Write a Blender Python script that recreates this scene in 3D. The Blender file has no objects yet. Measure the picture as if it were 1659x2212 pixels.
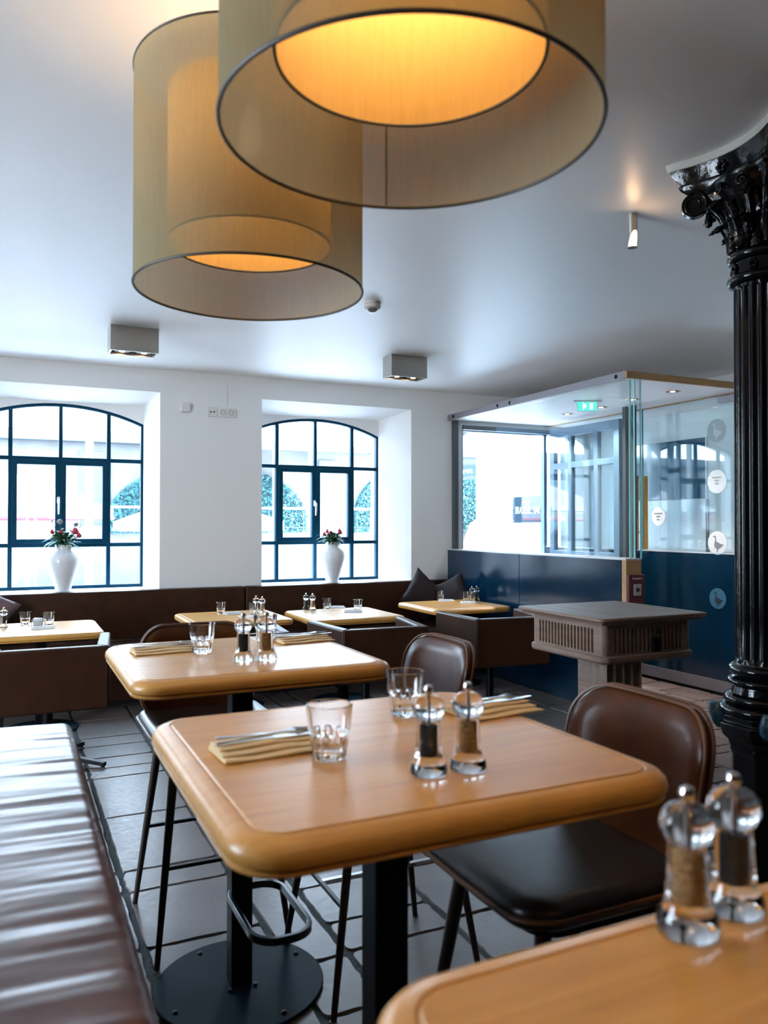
import bpy, bmesh, math, random
from mathutils import Vector, Matrix, noise
random.seed(7)
R = math.radians
PI = math.pi
sc = bpy.context.scene
COL = sc.collection

# ------------------------------------------------------------------ camera
CAM_H, YAW, PITCH = 1.44, 25.2, 0.905
cd = bpy.data.cameras.new('camera')
cam = bpy.data.objects.new('camera', cd); COL.objects.link(cam)
cam.location = (0, 0, CAM_H)
cam.rotation_euler = (R(90 + PITCH), 0, R(-YAW))
cd.sensor_fit = 'VERTICAL'; cd.sensor_height = 36.0; cd.sensor_width = 27.0
cd.lens = 1710 / 2212 * 36
cd.clip_start = 0.02; cd.clip_end = 200
cd.dof.use_dof = True; cd.dof.focus_distance = 5.2; cd.dof.aperture_fstop = 4.2
sc.camera = cam

# ------------------------------------------------------------------ sky, light, exposure
SKY = 12.0
world = bpy.data.worlds.new('sky'); sc.world = world; world.use_nodes = True
wn = world.node_tree.nodes; wl = world.node_tree.links
bg = wn['Background']; bg.inputs['Strength'].default_value = SKY
wtc = wn.new('ShaderNodeTexCoord'); wsep = wn.new('ShaderNodeSeparateXYZ'); wr = wn.new('ShaderNodeValToRGB')
wl.new(wtc.outputs['Generated'], wsep.inputs[0]); wl.new(wsep.outputs['Z'], wr.inputs[0]); wl.new(wr.outputs[0], bg.inputs['Color'])
wr.color_ramp.elements[0].color = (.74, .87, 1, 1); wr.color_ramp.elements[1].color = (.52, .74, 1, 1)
sd = bpy.data.lights.new('bounce_sun', 'SUN'); sd.energy = 34; sd.angle = R(2); sd.color = (1, .96, .92)
bounce_sun = bpy.data.objects.new('bounce_sun', sd); COL.objects.link(bounce_sun)     # added along the street, away from the room: paving bounce brightens the ceiling
bounce_sun.rotation_euler = Vector((-.80, .22, -.85)).to_track_quat('-Z', 'Y').to_euler()
vs = sc.view_settings
vs.view_transform = 'Standard'; vs.look = 'None'; vs.gamma = 1; vs.use_curve_mapping = False
vs.exposure = 1.15
sc.cycles.use_denoising = True
sc.cycles.max_bounces = 14; sc.cycles.diffuse_bounces = 5; sc.cycles.glossy_bounces = 5
sc.cycles.transmission_bounces = 12; sc.cycles.transparent_max_bounces = 24
sc.cycles.caustics_reflective = False; sc.cycles.caustics_refractive = True; sc.cycles.blur_glossy = 1.0
sc.cycles.sample_clamp_indirect = 8.0

def portal(loc, rot, sx, sy):
    ld = bpy.data.lights.new('window_daylight', 'AREA'); ld.shape = 'RECTANGLE'; ld.size = sx; ld.size_y = sy
    ld.cycles.is_portal = True
    o = bpy.data.objects.new('window_daylight', ld); o.location = loc; o.rotation_euler = rot; COL.objects.link(o)
for wx in (.39, 2.795, -1.62):
    portal((wx, 7.85, 1.70), (R(-90), 0, 0), 1.5, 1.75)
portal((4.9, 7.85, 1.25), (R(-90), 0, 0), 1.2, 2.4)
for wy in (2.9,):  # sky portal for the added side window
    portal((-3.47, wy, 1.62), (0, R(-90), 0), 2.25, 2.1)

# ------------------------------------------------------------------ helpers
class MB:
    def __init__(s): s.b = bmesh.new()
    def faces_from(s, vs, fs):
        v = [s.b.verts.new(p) for p in vs]
        for f in fs:
            try: s.b.faces.new([v[i] for i in f])
            except ValueError: pass
        return v
    def box(s, x0, x1, y0, y1, z0, z1, mx=None):
        p = [(x, y, z) for z in (z0, z1) for y in (y0, y1) for x in (x0, x1)]
        if mx: p = [mx @ Vector(q) for q in p]
        s.faces_from(p, [(0, 2, 3, 1), (4, 5, 7, 6), (0, 1, 5, 4), (2, 6, 7, 3), (0, 4, 6, 2), (1, 3, 7, 5)])
        return s
    def loft(s, loops, cap0=True, cap1=True, closed=True):
        vl = [[s.b.verts.new(p) for p in l] for l in loops]
        n = len(vl[0])
        for a, b in zip(vl, vl[1:]):
            for i in range(n if closed else n - 1):
                j = (i + 1) % n
                try: s.b.faces.new((a[i], a[j], b[j], b[i]))
                except ValueError: pass
        if cap0 and n > 2: s.b.faces.new(vl[0][::-1])
        if cap1 and n > 2: s.b.faces.new(vl[-1])
        return vl
    def lathe(s, prof, seg=32, c=(0, 0, 0), mod=None, cap0=True, cap1=True, rot=0):
        loops = []
        for k, (r, z) in enumerate(prof):
            l = []
            for i in range(seg):
                t = 2 * PI * i / seg + rot
                rr = r * (mod(t, k, z) if mod else 1)
                l.append((c[0] + rr * math.cos(t), c[1] + rr * math.sin(t), c[2] + z))
            loops.append(l)
        s.loft(loops, cap0, cap1); return s
    def tube(s, path, r, seg=8, closed=False, sect=None):
        path = [Vector(p) for p in path]; n = len(path); loops = []
        prev = None
        for i, p in enumerate(path):
            a = path[i - 1] if (i > 0 or closed) else p
            b = path[(i + 1) % n] if (i < n - 1 or closed) else p
            d = (b - a).normalized()
            if prev is None:
                u = Vector((0, 0, 1)) if abs(d.z) < .9 else Vector((1, 0, 0))
                u = (u - d * u.dot(d)).normalized()
            else:
                u = (prev - d * prev.dot(d)).normalized()
            prev = u; w = d.cross(u)
            rr = r[i] if isinstance(r, (list, tuple)) else r
            if sect: loops.append([p + u * sy + w * sx for sx, sy in sect])
            else: loops.append([p + (u * math.cos(2 * PI * k / seg) + w * math.sin(2 * PI * k / seg)) * rr for k in range(seg)])
        if closed:
            vl = s.loft(loops, False, False); a = vl[-1]; b = vl[0]; m = len(a)
            best = min(range(m), key=lambda o: sum((a[i].co - b[(i + o) % m].co).length for i in range(m)))
            for i in range(m):
                j = (i + 1) % m
                try: s.b.faces.new((a[i], a[j], b[(j + best) % m], b[(i + best) % m]))
                except ValueError: pass
        else: s.loft(loops)
        return s
    def rr(s, w, d, r, prof, c=(0, 0, 0), n=6, m=1, cap0=True, cap1=True, fn=None):
        loops = []
        for ins, z in prof:
            l = [Vector((c[0] + x, c[1] + y, c[2] + z)) for x, y in rrect(w - 2 * ins, d - 2 * ins, max(r - ins, .0015), n, m)]
            if fn: l = [fn(p) for p in l]
            loops.append(l)
        s.loft(loops, cap0, cap1); return s
    def plate(s, outer, holes, a0, a1, axis='y'):
        """outline with holes in a plane, given thickness. axis y: (x,z) points"""
        b = bmesh.new(); es = []
        for lp in [outer] + holes:
            v = [b.verts.new((p[0], 0, p[1])) for p in lp]
            es += [b.edges.new((v[i], v[(i + 1) % len(v)])) for i in range(len(v))]
        bmesh.ops.triangle_fill(b, use_beauty=True, use_dissolve=False, edges=es)
        bmesh.ops.recalc_face_normals(b, faces=b.faces)
        ex = bmesh.ops.extrude_face_region(b, geom=list(b.faces))
        for v in ex['geom']:
            if isinstance(v, bmesh.types.BMVert): v.co.y = 1
        def mp(p):
            t = a0 + (a1 - a0) * p.y
            if axis == 'y': return (p.x, t, p.z)
            if axis == 'x': return (t, p.x, p.z)
            return (p.x, p.z, t)
        vm = {v: s.b.verts.new(mp(v.co)) for v in b.verts}
        for f in b.faces:
            try: s.b.faces.new([vm[v] for v in f.verts])
            except ValueError: pass
        b.free(); return s
    def xf(s, mx):
        bmesh.ops.transform(s.b, matrix=mx, verts=s.b.verts); return s
    def deform(s, fn):
        for v in s.b.verts: v.co = Vector(fn(v.co))
        return s
    def build(s, name, mat, parent=None, smooth=35, bevel=0, sub=0, recalc=True, kind=None):
        if recalc: bmesh.ops.recalc_face_normals(s.b, faces=s.b.faces)
        me = bpy.data.meshes.new(name); s.b.to_mesh(me); s.b.free()
        me.materials.append(mat)
        o = bpy.data.objects.new(name, me); COL.objects.link(o)
        if smooth:
            me.shade_smooth(); me.set_sharp_from_angle(angle=R(smooth))
        if parent: o.parent = parent
        if bevel:
            md = o.modifiers.new('bevel', 'BEVEL'); md.width = bevel; md.segments = 3; md.limit_method = 'ANGLE'; md.angle_limit = R(40)
            md.harden_normals = False
        if sub:
            md = o.modifiers.new('sub', 'SUBSURF'); md.levels = sub; md.render_levels = sub
        if kind: o['kind'] = kind
        return o

def rrect(w, d, r, n=6, m=1):
    """rounded rectangle outline, counter-clockwise, m extra pieces per straight side"""
    r = min(r, w / 2 - 1e-4, d / 2 - 1e-4); pts = []
    cs = [(w / 2 - r, d / 2 - r, 0), (-w / 2 + r, d / 2 - r, 90), (-w / 2 + r, -d / 2 + r, 180), (w / 2 - r, -d / 2 + r, 270)]
    for k, (cx, cy, a0) in enumerate(cs):
        arc = [(cx + r * math.cos(R(a0 + 90 * i / n)), cy + r * math.sin(R(a0 + 90 * i / n))) for i in range(n + 1)]
        pts += arc
        nx = cs[(k + 1) % 4]; st = (nx[0] + r * math.cos(R(nx[2])), nx[1] + r * math.sin(R(nx[2])))
        for i in range(1, m):
            f = i / m; pts.append((arc[-1][0] * (1 - f) + st[0] * f, arc[-1][1] * (1 - f) + st[1] * f))
    return pts

def T(o, label=None, cat=None, group=None, kind=None):
    if label: o['label'] = label
    if cat: o['category'] = cat
    if group: o['group'] = group
    if kind: o['kind'] = kind
    return o
def thing(name, loc=(0, 0, 0), rz=0, label=None, cat=None, group=None):
    o = bpy.data.objects.new(name, None); COL.objects.link(o); o.empty_display_size = .1
    o.location = loc; o.rotation_euler = (0, 0, rz)
    return T(o, label, cat, group)
def dup(root, loc, rz=None, label=None, group=None):
    r = root.copy(); COL.objects.link(r); r.location = loc
    if rz is not None: r.rotation_euler = (0, 0, rz)
    if label: r['label'] = label
    if group: r['group'] = group
    for ch in list(root.children):
        c = ch.copy(); COL.objects.link(c); c.parent = r
        for g in list(ch.children):
            d = g.copy(); COL.objects.link(d); d.parent = c
    return r
class Proto:
    """first placing moves the prototype itself, later ones copy it"""
    def __init__(s, make): s.make = make; s.o = None
    def put(s, loc, rz, label, group=None):
        if s.o is None:
            s.o = s.make(); s.o.location = loc; s.o.rotation_euler = (0, 0, rz); s.o['label'] = label
            if group: s.o['group'] = group
            return s.o
        return dup(s.o, loc, rz, label, group)

# ------------------------------------------------------------------ materials
def newmat(name):
    m = bpy.data.materials.new(name); m.use_nodes = True
    nt = m.node_tree; return m, nt, nt.nodes['Principled BSDF']
def S(b, k, v):
    if k in b.inputs: b.inputs[k].default_value = v
def plain(name, col, rough=.5, metal=0, spec=.5, coat=0, emit=None, es=0, bump=0, bscale=40, var=0, vscale=3, aniso=None, alpha=None):
    m, nt, b = newmat(name)
    S(b, 'Base Color', (*col, 1)); S(b, 'Roughness', rough); S(b, 'Metallic', metal); S(b, 'Specular IOR Level', spec); S(b, 'Coat Weight', coat); S(b, 'Coat Roughness', .12)
    if emit: S(b, 'Emission Color', (*emit, 1)); S(b, 'Emission Strength', es)
    if bump or var:
        tc = nt.nodes.new('ShaderNodeTexCoord')
        if aniso:
            mp = nt.nodes.new('ShaderNodeMapping'); mp.inputs['Scale'].default_value = aniso
            nt.links.new(tc.outputs['Object'], mp.inputs[0]); src = mp.outputs[0]
        else: src = tc.outputs['Object']
    if bump:
        n = nt.nodes.new('ShaderNodeTexNoise'); n.inputs['Scale'].default_value = bscale; n.inputs['Detail'].default_value = 4
        bp = nt.nodes.new('ShaderNodeBump'); bp.inputs['Strength'].default_value = bump; bp.inputs['Distance'].default_value = .01
        nt.links.new(src, n.inputs['Vector']); nt.links.new(n.outputs['Fac'], bp.inputs['Height']); nt.links.new(bp.outputs[0], b.inputs['Normal'])
    if var:
        n = nt.nodes.new('ShaderNodeTexNoise'); n.inputs['Scale'].default_value = vscale; n.inputs['Detail'].default_value = 5
        r = nt.nodes.new('ShaderNodeValToRGB')
        r.color_ramp.elements[0].position = .3; r.color_ramp.elements[1].position = .7
        r.color_ramp.elements[0].color = (*[c * (1 - var) for c in col], 1); r.color_ramp.elements[1].color = (*[min(1, c * (1 + var)) for c in col], 1)
        nt.links.new(src, n.inputs['Vector']); nt.links.new(n.outputs['Fac'], r.inputs[0]); nt.links.new(r.outputs[0], b.inputs['Base Color'])
    return m
def wood(name, c1, c2, rough=.35, coat=.2, axis='x', sc_=1.0, bump=.06):
    m, nt, b = newmat(name)
    S(b, 'Roughness', rough); S(b, 'Coat Weight', coat); S(b, 'Coat Roughness', .2)
    tc = nt.nodes.new('ShaderNodeTexCoord'); mp = nt.nodes.new('ShaderNodeMapping')
    s = {'x': (1.2, 14, 14), 'y': (14, 1.2, 14), 'z': (14, 14, 1.2)}[axis]
    mp.inputs['Scale'].default_value = [q * sc_ for q in s]
    n = nt.nodes.new('ShaderNodeTexNoise'); n.inputs['Scale'].default_value = 1.6; n.inputs['Detail'].default_value = 8; n.inputs['Distortion'].default_value = 1.2
    n2 = nt.nodes.new('ShaderNodeTexNoise'); n2.inputs['Scale'].default_value = 9; n2.inputs['Detail'].default_value = 3
    mx = nt.nodes.new('ShaderNodeMath'); mx.operation = 'MULTIPLY_ADD'; mx.inputs[1].default_value = .3
    r = nt.nodes.new('ShaderNodeValToRGB'); r.color_ramp.elements[0].position = .38; r.color_ramp.elements[1].position = .85
    r.color_ramp.elements[0].color = (*c2, 1); r.color_ramp.elements[1].color = (*c1, 1)
    bp = nt.nodes.new('ShaderNodeBump'); bp.inputs['Strength'].default_value = bump; bp.inputs['Distance'].default_value = .004
    L = nt.links.new
    L(tc.outputs['Object'], mp.inputs[0]); L(mp.outputs[0], n.inputs['Vector']); L(mp.outputs[0], n2.inputs['Vector'])
    L(n2.outputs['Fac'], mx.inputs[0]); L(n.outputs['Fac'], mx.inputs[2]); L(mx.outputs[0], r.inputs[0]); L(r.outputs[0], b.inputs['Base Color'])
    L(n2.outputs['Fac'], bp.inputs['Height']); L(bp.outputs[0], b.inputs['Normal'])
    return m
def leather(name, col, rough=.36, spec=.5):
    m, nt, b = newmat(name)
    S(b, 'Roughness', rough); S(b, 'Specular IOR Level', spec); S(b, 'Coat Weight', .0)
    tc = nt.nodes.new('ShaderNodeTexCoord'); v = nt.nodes.new('ShaderNodeTexVoronoi'); v.inputs['Scale'].default_value = 260
    n = nt.nodes.new('ShaderNodeTexNoise'); n.inputs['Scale'].default_value = 9; n.inputs['Detail'].default_value = 5
    r = nt.nodes.new('ShaderNodeValToRGB'); r.color_ramp.elements[0].color = (*[c * .72 for c in col], 1); r.color_ramp.elements[1].color = (*[c * 1.25 for c in col], 1)
    r.color_ramp.elements[0].position = .3; r.color_ramp.elements[1].position = .72
    b1 = nt.nodes.new('ShaderNodeBump'); b1.inputs['Strength'].default_value = .12; b1.inputs['Distance'].default_value = .001
    b2 = nt.nodes.new('ShaderNodeBump'); b2.inputs['Strength'].default_value = .12; b2.inputs['Distance'].default_value = .01
    L = nt.links.new
    L(tc.outputs['Object'], v.inputs['Vector']); L(tc.outputs['Object'], n.inputs['Vector']); L(n.outputs['Fac'], r.inputs[0]); L(r.outputs[0], b.inputs['Base Color'])
    L(v.outputs['Distance'], b1.inputs['Height']); L(n.outputs['Fac'], b2.inputs['Height']); L(b1.outputs[0], b2.inputs['Normal']); L(b2.outputs[0], b.inputs['Normal'])
    return m
def clear(name, col=(1, 1, 1), ior=1.47, rough=0.0):
    m, nt, b = newmat(name)
    S(b, 'Base Color', (*col, 1)); S(b, 'Roughness', rough); S(b, 'IOR', ior); S(b, 'Transmission Weight', 1.0)
    return m
def pane(name, tint=(.9, .97, .98), ior=1.5, refl=1.0):
    """thin sheet glass: see-through with a Fresnel reflection"""
    m = bpy.data.materials.new(name); m.use_nodes = True; nt = m.node_tree; nt.nodes.clear()
    o = nt.nodes.new('ShaderNodeOutputMaterial'); t = nt.nodes.new('ShaderNodeBsdfTransparent'); g = nt.nodes.new('ShaderNodeBsdfGlossy')
    f = nt.nodes.new('ShaderNodeFresnel'); mx = nt.nodes.new('ShaderNodeMixShader'); mu = nt.nodes.new('ShaderNodeMath'); mu.operation = 'MULTIPLY'; mu.inputs[1].default_value = refl
    t.inputs[0].default_value = (*tint, 1); g.inputs['Roughness'].default_value = 0.0
    L = nt.links.new
    ge = nt.nodes.new('ShaderNodeNewGeometry'); mr = nt.nodes.new('ShaderNodeMapRange'); mr.inputs[3].default_value = ior; mr.inputs[4].default_value = 1 / ior
    L(ge.outputs['Backfacing'], mr.inputs[0]); L(mr.outputs[0], f.inputs[0])
    L(f.outputs[0], mu.inputs[0]); L(mu.outputs[0], mx.inputs[0]); L(t.outputs[0], mx.inputs[1]); L(g.outputs[0], mx.inputs[2]); L(mx.outputs[0], o.inputs[0])
    return m
def fabric(name, col, transp=.2, translu=.5, weave=900):
    m = bpy.data.materials.new(name); m.use_nodes = True; nt = m.node_tree; nt.nodes.clear(); N = nt.nodes.new
    o = N('ShaderNodeOutputMaterial'); d = N('ShaderNodeBsdfDiffuse'); t = N('ShaderNodeBsdfTranslucent'); tr = N('ShaderNodeBsdfTransparent')
    a = N('ShaderNodeMixShader'); b = N('ShaderNodeMixShader'); tc = N('ShaderNodeTexCoord'); mp = N('ShaderNodeMapping'); n = N('ShaderNodeTexNoise'); r = N('ShaderNodeValToRGB')
    mp.inputs['Scale'].default_value = (6, 6, .4); n.inputs['Scale'].default_value = 30; n.inputs['Detail'].default_value = 3
    r.color_ramp.elements[0].color = (*[c * .88 for c in col], 1); r.color_ramp.elements[1].color = (*[c * 1.1 for c in col], 1)
    a.inputs[0].default_value = translu; b.inputs[0].default_value = transp
    L = nt.links.new
    L(tc.outputs['Object'], mp.inputs[0]); L(mp.outputs[0], n.inputs['Vector']); L(n.outputs['Fac'], r.inputs[0])
    L(r.outputs[0], d.inputs[0]); L(r.outputs[0], t.inputs[0]); L(d.outputs[0], a.inputs[1]); L(t.outputs[0], a.inputs[2])
    L(a.outputs[0], b.inputs[1]); L(tr.outputs[0], b.inputs[2]); L(b.outputs[0], o.inputs[0])
    return m

M = dict(
    wall=plain('wall_plaster', (.86, .835, .81), .9, bump=.25, bscale=9, spec=.2),
    walld=plain('dark_wall', (.12, .11, .10), .8, bump=.2, bscale=9),
    ceil=plain('ceiling_plaster', (.86, .845, .83), .40, bump=.5, bscale=3.0, spec=.6, aniso=(1, .45, 1)),
    frame=plain('window_steel', (.003, .045, .085), .45, spec=.12),  # blue haze around the bright panes is put into this colour
    oak=wood('oak', (.70, .36, .085), (.53, .245, .050), rough=.36, coat=.12),
    oakd=wood('weathered_oak', (.27, .18, .135), (.15, .095, .07), rough=.5, coat=.05, axis='y'),
    oakp=wood('pale_veneer', (.90, .80, .76), (.84, .73, .69), rough=.45, coat=.1, axis='y'),
    oako=wood('raw_oak_edge', (.50, .29, .12), (.32, .17, .07), rough=.6, coat=0),
    legw=wood('dark_leg_wood', (.030, .016, .010), (.012, .007, .005), rough=.4, coat=.1, axis='z'),
    lea=leather('cognac_leather', (.070, .019, .004), .25, .28),
    leas=leather('seat_leather', (.014, .008, .006), .30, .5),
    leab=leather('bench_leather', (.10, .034, .022), .31, .5),
    lead=leather('sofa_leather', (.040, .0135, .0055), .45, .25),
    pipe=plain('leather_piping', (.12, .045, .014), .4),
    black=plain('black_steel', (.003, .0035, .005), .4, spec=.2),
    disc=plain('base_steel', (.0012, .014, .027), .5, spec=.06, var=.2, vscale=8),
    chrome=plain('chrome', (.75, .77, .8), .12, metal=1),
    steel=plain('brushed_steel', (.50, .47, .42), .38, metal=1, bump=.1, bscale=30, aniso=(30, 1, 1)),
    greysteel=plain('grey_steel', (.30, .28, .30), .42, metal=.7),
    iron=plain('black_iron_paint', (.0025, .003, .004), .13, bump=.25, bscale=22, spec=.35),
    ironw=plain('worn_iron_paint', (.003, .003, .004), .2, bump=.12, bscale=30, spec=.25),
    navy=plain('navy_panel', (.001, .018, .042), .16, coat=.1, var=.12, vscale=3, bump=.03, bscale=9),
    glass=clear('tumbler_glass'), acryl=clear('clear_acrylic', ior=1.49),
    wpane=pane('window_pane', (.97, .99, 1), 1.45, .6), vpane=pane('partition_glass', (.93, .98, .99), 1.5, 1.1),
    gedge=plain('glass_edge', (.35, .75, .75), .15, coat=.6),
    salt=plain('spice', (.85, .42, .17), .8, bump=.8, bscale=500, var=.5, vscale=200),
    pepper=plain('peppercorns', (.012, .010, .009), .6, bump=.8, bscale=400, var=.5, vscale=200),
    cloth=plain('cream_napkin', (.80, .62, .36), .85, bump=.15, bscale=300),
    clothw=plain('white_napkin', (.80, .80, .82), .85, bump=.15, bscale=300),
    paper=plain('white_paper', (.82, .82, .84), .7),
    china=plain('white_ceramic', (.78, .78, .80), .28, coat=.3),
    plast=plain('white_plastic', (.78, .75, .72), .35),
    dark=plain('dark_hole', (.01, .01, .01), .6),
    cush=plain('plum_cushion', (.018, .010, .013), .85, bump=.5, bscale=14),
    cushl=plain('mauve_cushion', (.16, .10, .10), .85, bump=.6, bscale=14),
    leaf=plain('leaf', (.025, .11, .045), .45, var=.5, vscale=30),
    bloom=plain('bloom_red', (.50, .02, .06), .6, var=.4, vscale=60),
    thistle=plain('thistle', (.25, .25, .28), .8),
    shade=fabric('lamp_mesh_olive', (.29, .255, .155), .12, .30),
    shadein=fabric('lamp_diffuser', (.86, .56, .20), .03, .45),
    trim=plain('shade_rim', (.05, .045, .035), .5),
    bulb=plain('bulb', (1, .8, .5), .5, emit=(1, .76, .46), es=48),
    spotb=plain('spot_bulb', (1, .8, .5), .5, emit=(1, .62, .32), es=30),
    dl=plain('downlight_lamp', (1, .8, .6), .5, emit=(1, .70, .48), es=5),
    exitg=plain('exit_green', (.05, .55, .45), .4, emit=(.10, .62, .50), es=.6),
    exitw=plain('exit_white', (.9, .9, .9), .4, emit=(.9, 1, 1), es=1.1),
    gooseL=plain('frosted_decal', (.60, .66, .70), .6), gooseB=plain('blue_decal', (.03, .12, .20), .4), gooseD=plain('goose_dark', (.005, .02, .03), .5), gooseG=plain('goose_grey', (.18, .19, .20), .5),
    doorf=plain('door_paint', (.10, .19, .28), .4, coat=.2),
    pic=plain('dark_glass_picture', (.004, .06, .11), .04, coat=1, spec=.9),
    redbox=plain('alarm_red', (.10, .012, .012), .4),
    facade=plain('facade_render', (.125, .13, .135), .95, bump=.6, bscale=8, var=.18, vscale=2.5),
    fbeam=plain('facade_beam', (.045, .065, .08), .8), fwin=plain('facade_window', (.06, .11, .15), .3),
    ivy=plain('ivy', (.015, .075, .085), .7, var=.7, vscale=14), signp=plain('arch_sign', (.030, .05, .06), .7, spec=.1),
    pole=plain('drain_pole', (.13, .16, .18), .5), parasol=plain('parasol_cloth', (.16, .16, .17), .9), parared=plain('parasol_red', (.20, .04, .06), .9),
    street=plain('paving', (.66, .72, .80), .9, var=.15, vscale=2), plate=plain('sign_plate', (.012, .028, .042), .6, spec=.1), signw=plain('sign_letters', (.35, .36, .37), .5, spec=.1),
    orange=plain('orange_awning', (.30, .14, .09), .8),
    wire=plain('wire_mesh', (.10, .14, .17), .5),
)
# floor stone
def stone():
    m, nt, b = newmat('floor_stone')
    S(b, 'Roughness', .3); S(b, 'Specular IOR Level', .45)
    tc = nt.nodes.new('ShaderNodeTexCoord'); n = nt.nodes.new('ShaderNodeTexNoise'); n.inputs['Scale'].default_value = 2.4; n.inputs['Detail'].default_value = 9
    geo = nt.nodes.new('ShaderNodeNewGeometry'); mx = nt.nodes.new('ShaderNodeMath'); mx.operation = 'MULTIPLY_ADD'; mx.inputs[1].default_value = .35
    r = nt.nodes.new('ShaderNodeValToRGB'); r.color_ramp.elements[0].position = .35; r.color_ramp.elements[1].position = .95
    r.color_ramp.elements[0].color = (.09, .068, .06, 1); r.color_ramp.elements[1].color = (.17, .135, .125, 1)
    n2 = nt.nodes.new('ShaderNodeTexNoise'); n2.inputs['Scale'].default_value = 34; n2.inputs['Detail'].default_value = 5
    r2 = nt.nodes.new('ShaderNodeMapRange'); r2.inputs[3].default_value = .26; r2.inputs[4].default_value = .46
    bp = nt.nodes.new('ShaderNodeBump'); bp.inputs['Strength'].default_value = .22; bp.inputs['Distance'].default_value = .004
    L = nt.links.new
    L(tc.outputs['Object'], n.inputs['Vector']); L(tc.outputs['Object'], n2.inputs['Vector'])
    L(geo.outputs['Random Per Island'], mx.inputs[0]); L(n.outputs['Fac'], mx.inputs[2]); L(mx.outputs[0], r.inputs[0]); L(r.outputs[0], b.inputs['Base Color'])
    L(n2.outputs['Fac'], r2.inputs[0]); L(r2.outputs[0], b.inputs['Roughness']); L(n2.outputs['Fac'], bp.inputs['Height']); L(bp.outputs[0], b.inputs['Normal'])
    return m
M['stone'] = stone(); M['grout'] = plain('grout', (.022, .030, .034), .8, bump=.5, bscale=60)

# ================================================================== SETTING
CEIL = 2.83; WY = 7.25; FY = 7.55; OY = 7.75
XL, XR, YB = -3.3, 7.5, -5.0
# floor: grout bed + stone slabs (tiles are pattern of the floor)
MB().box(XL - .2, XR + .2, YB - .2, OY + .1, -.12, -.006).build('floor', M['grout'], kind='structure', smooth=0)
def tile_floor():
    mb = MB(); rnd = random.Random(11)
    xs = [-.62, -.05, .415, .83, 1.03, 1.45, 1.95, 2.15, 2.62, 3.1, 3.32, 3.85, 4.15, 4.62, 5.1, 5.4, 5.95, 6.5, 7.0, 7.5]
    x = -.62; left = []
    while x > -6: x -= rnd.choice([.22, .45, .6]); left.append(x)
    xs = left[::-1] + xs
    fixed = [1.9, 2.37, 2.794, 3.246, 3.446, 4.11, 4.766, 4.955, 5.178, 5.46, 5.68, 6.2]
    for a, b in zip(xs, xs[1:]):
        y = YB
        ys = [y]
        while ys[-1] < OY:
            ys.append(ys[-1] + rnd.choice([.2, .3, .45, .45, .62]))
        if abs(a - .415) < .01 or abs(a + .05) < .01:
            ys = [q for q in ys if q < 1.6] + fixed + [6.7, 7.2, OY]
        for c, d in zip(ys, ys[1:]):
            c = max(c, YB); d = min(d, OY)
            cells = [(a, b, c, d)]
            if b - a > .42 and (d - c) < .32 and rnd.random() < .7:
                f = a + (b - a) * rnd.uniform(.35, .65); cells = [(a, f, c, d), (f, b, c, d)]
            for (x0, x1, y0, y1) in cells:
                j = .006; sx = rnd.uniform(-.004, .004)
                big = (x0 > -1 and x0 < 5.5 and y0 > 0)
                x0 += j + rnd.uniform(.001, .008); x1 -= j + rnd.uniform(.001, .008); y0 += j; y1 -= j + rnd.uniform(0, .005)
                if x1 - x0 < .03 or y1 - y0 < .03: continue
                rr = rnd.uniform(.008, .028)
                m_ = 10 if big else 1
                pts = rrect(x1 - x0, y1 - y0, rr, 3, m_)
                cx, cy = (x0 + x1) / 2, (y0 + y1) / 2; h = rnd.uniform(-.0008, .0008)
                sd = rnd.uniform(0, 50); o_, i_ = [], []
                for (px, py) in pts:
                    q = noise.noise(Vector((px * 26 + sd, py * 26, sd))) * .0075 if big else 0
                    L_ = math.hypot(px, py); f = 1 + q / L_
                    o_.append((cx + px * f, cy + py * f, -.006)); i_.append((cx + px * (f - .0035 / L_), cy + py * (f - .0035 / L_), h))
                mb.loft([o_, i_], False, True)
    return mb
tiles = tile_floor().build('floor', M['stone'], kind='structure', smooth=30)

MB().box(XL - .2, XR + .2, YB - .2, OY, CEIL, CEIL + .2).build('ceiling', M['ceil'], kind='structure', smooth=0)
# window recesses: (front x0, x1, frame x0, x1)
WINS = [(-.42, 1.197, -.316, 1.10), (2.136, 3.722, 2.095, 3.491), (-2.40, -.82, -2.32, -.92)]
SILL, HEADF, HEADB = .868, 2.625, 2.53
SPR, RISE = 2.362, .152
def arch(x0, x1, z0, spring, rise, n=18):
    c = (x0 + x1) / 2; h = (x1 - x0) / 2; rad = (h * h + rise * rise) / (2 * rise); a = math.asin(h / rad)
    pts = [(x0, z0), (x1, z0)]
    pts += [(c + rad * math.sin(a - 2 * a * i / n), spring + rise - rad + rad * math.cos(a - 2 * a * i / n)) for i in range(n + 1)]
    return pts
def archz(x, x0, x1, spring=SPR, rise=RISE):
    c = (x0 + x1) / 2; h = (x1 - x0) / 2; rad = (h * h + rise * rise) / (2 * rise)
    return spring + rise - rad + math.sqrt(max(rad * rad - (x - c) ** 2, 0))
wb = MB()
DX0, DX1, DZ = 4.33, 5.62, 2.495
ws = sorted(WINS, key=lambda w: w[0])
edges = [(XL - .2, XL - .2)]
for w in ws: edges += [(w[0], min(w[2], w[3])), (w[1], w[3])]
edges += [(DX0, DX0), (DX1, DX1), (XR + .2, XR + .2)]
for i in range(0, len(edges), 2):
    (a0, a1), (b0, b1) = edges[i], edges[i + 1]
    poly = [(a0, WY), (b0, WY), (b1, FY), (a1, FY)]
    wb.loft([[(x, y, -.1) for x, y in poly], [(x, y, CEIL + .05) for x, y in poly]])
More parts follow.
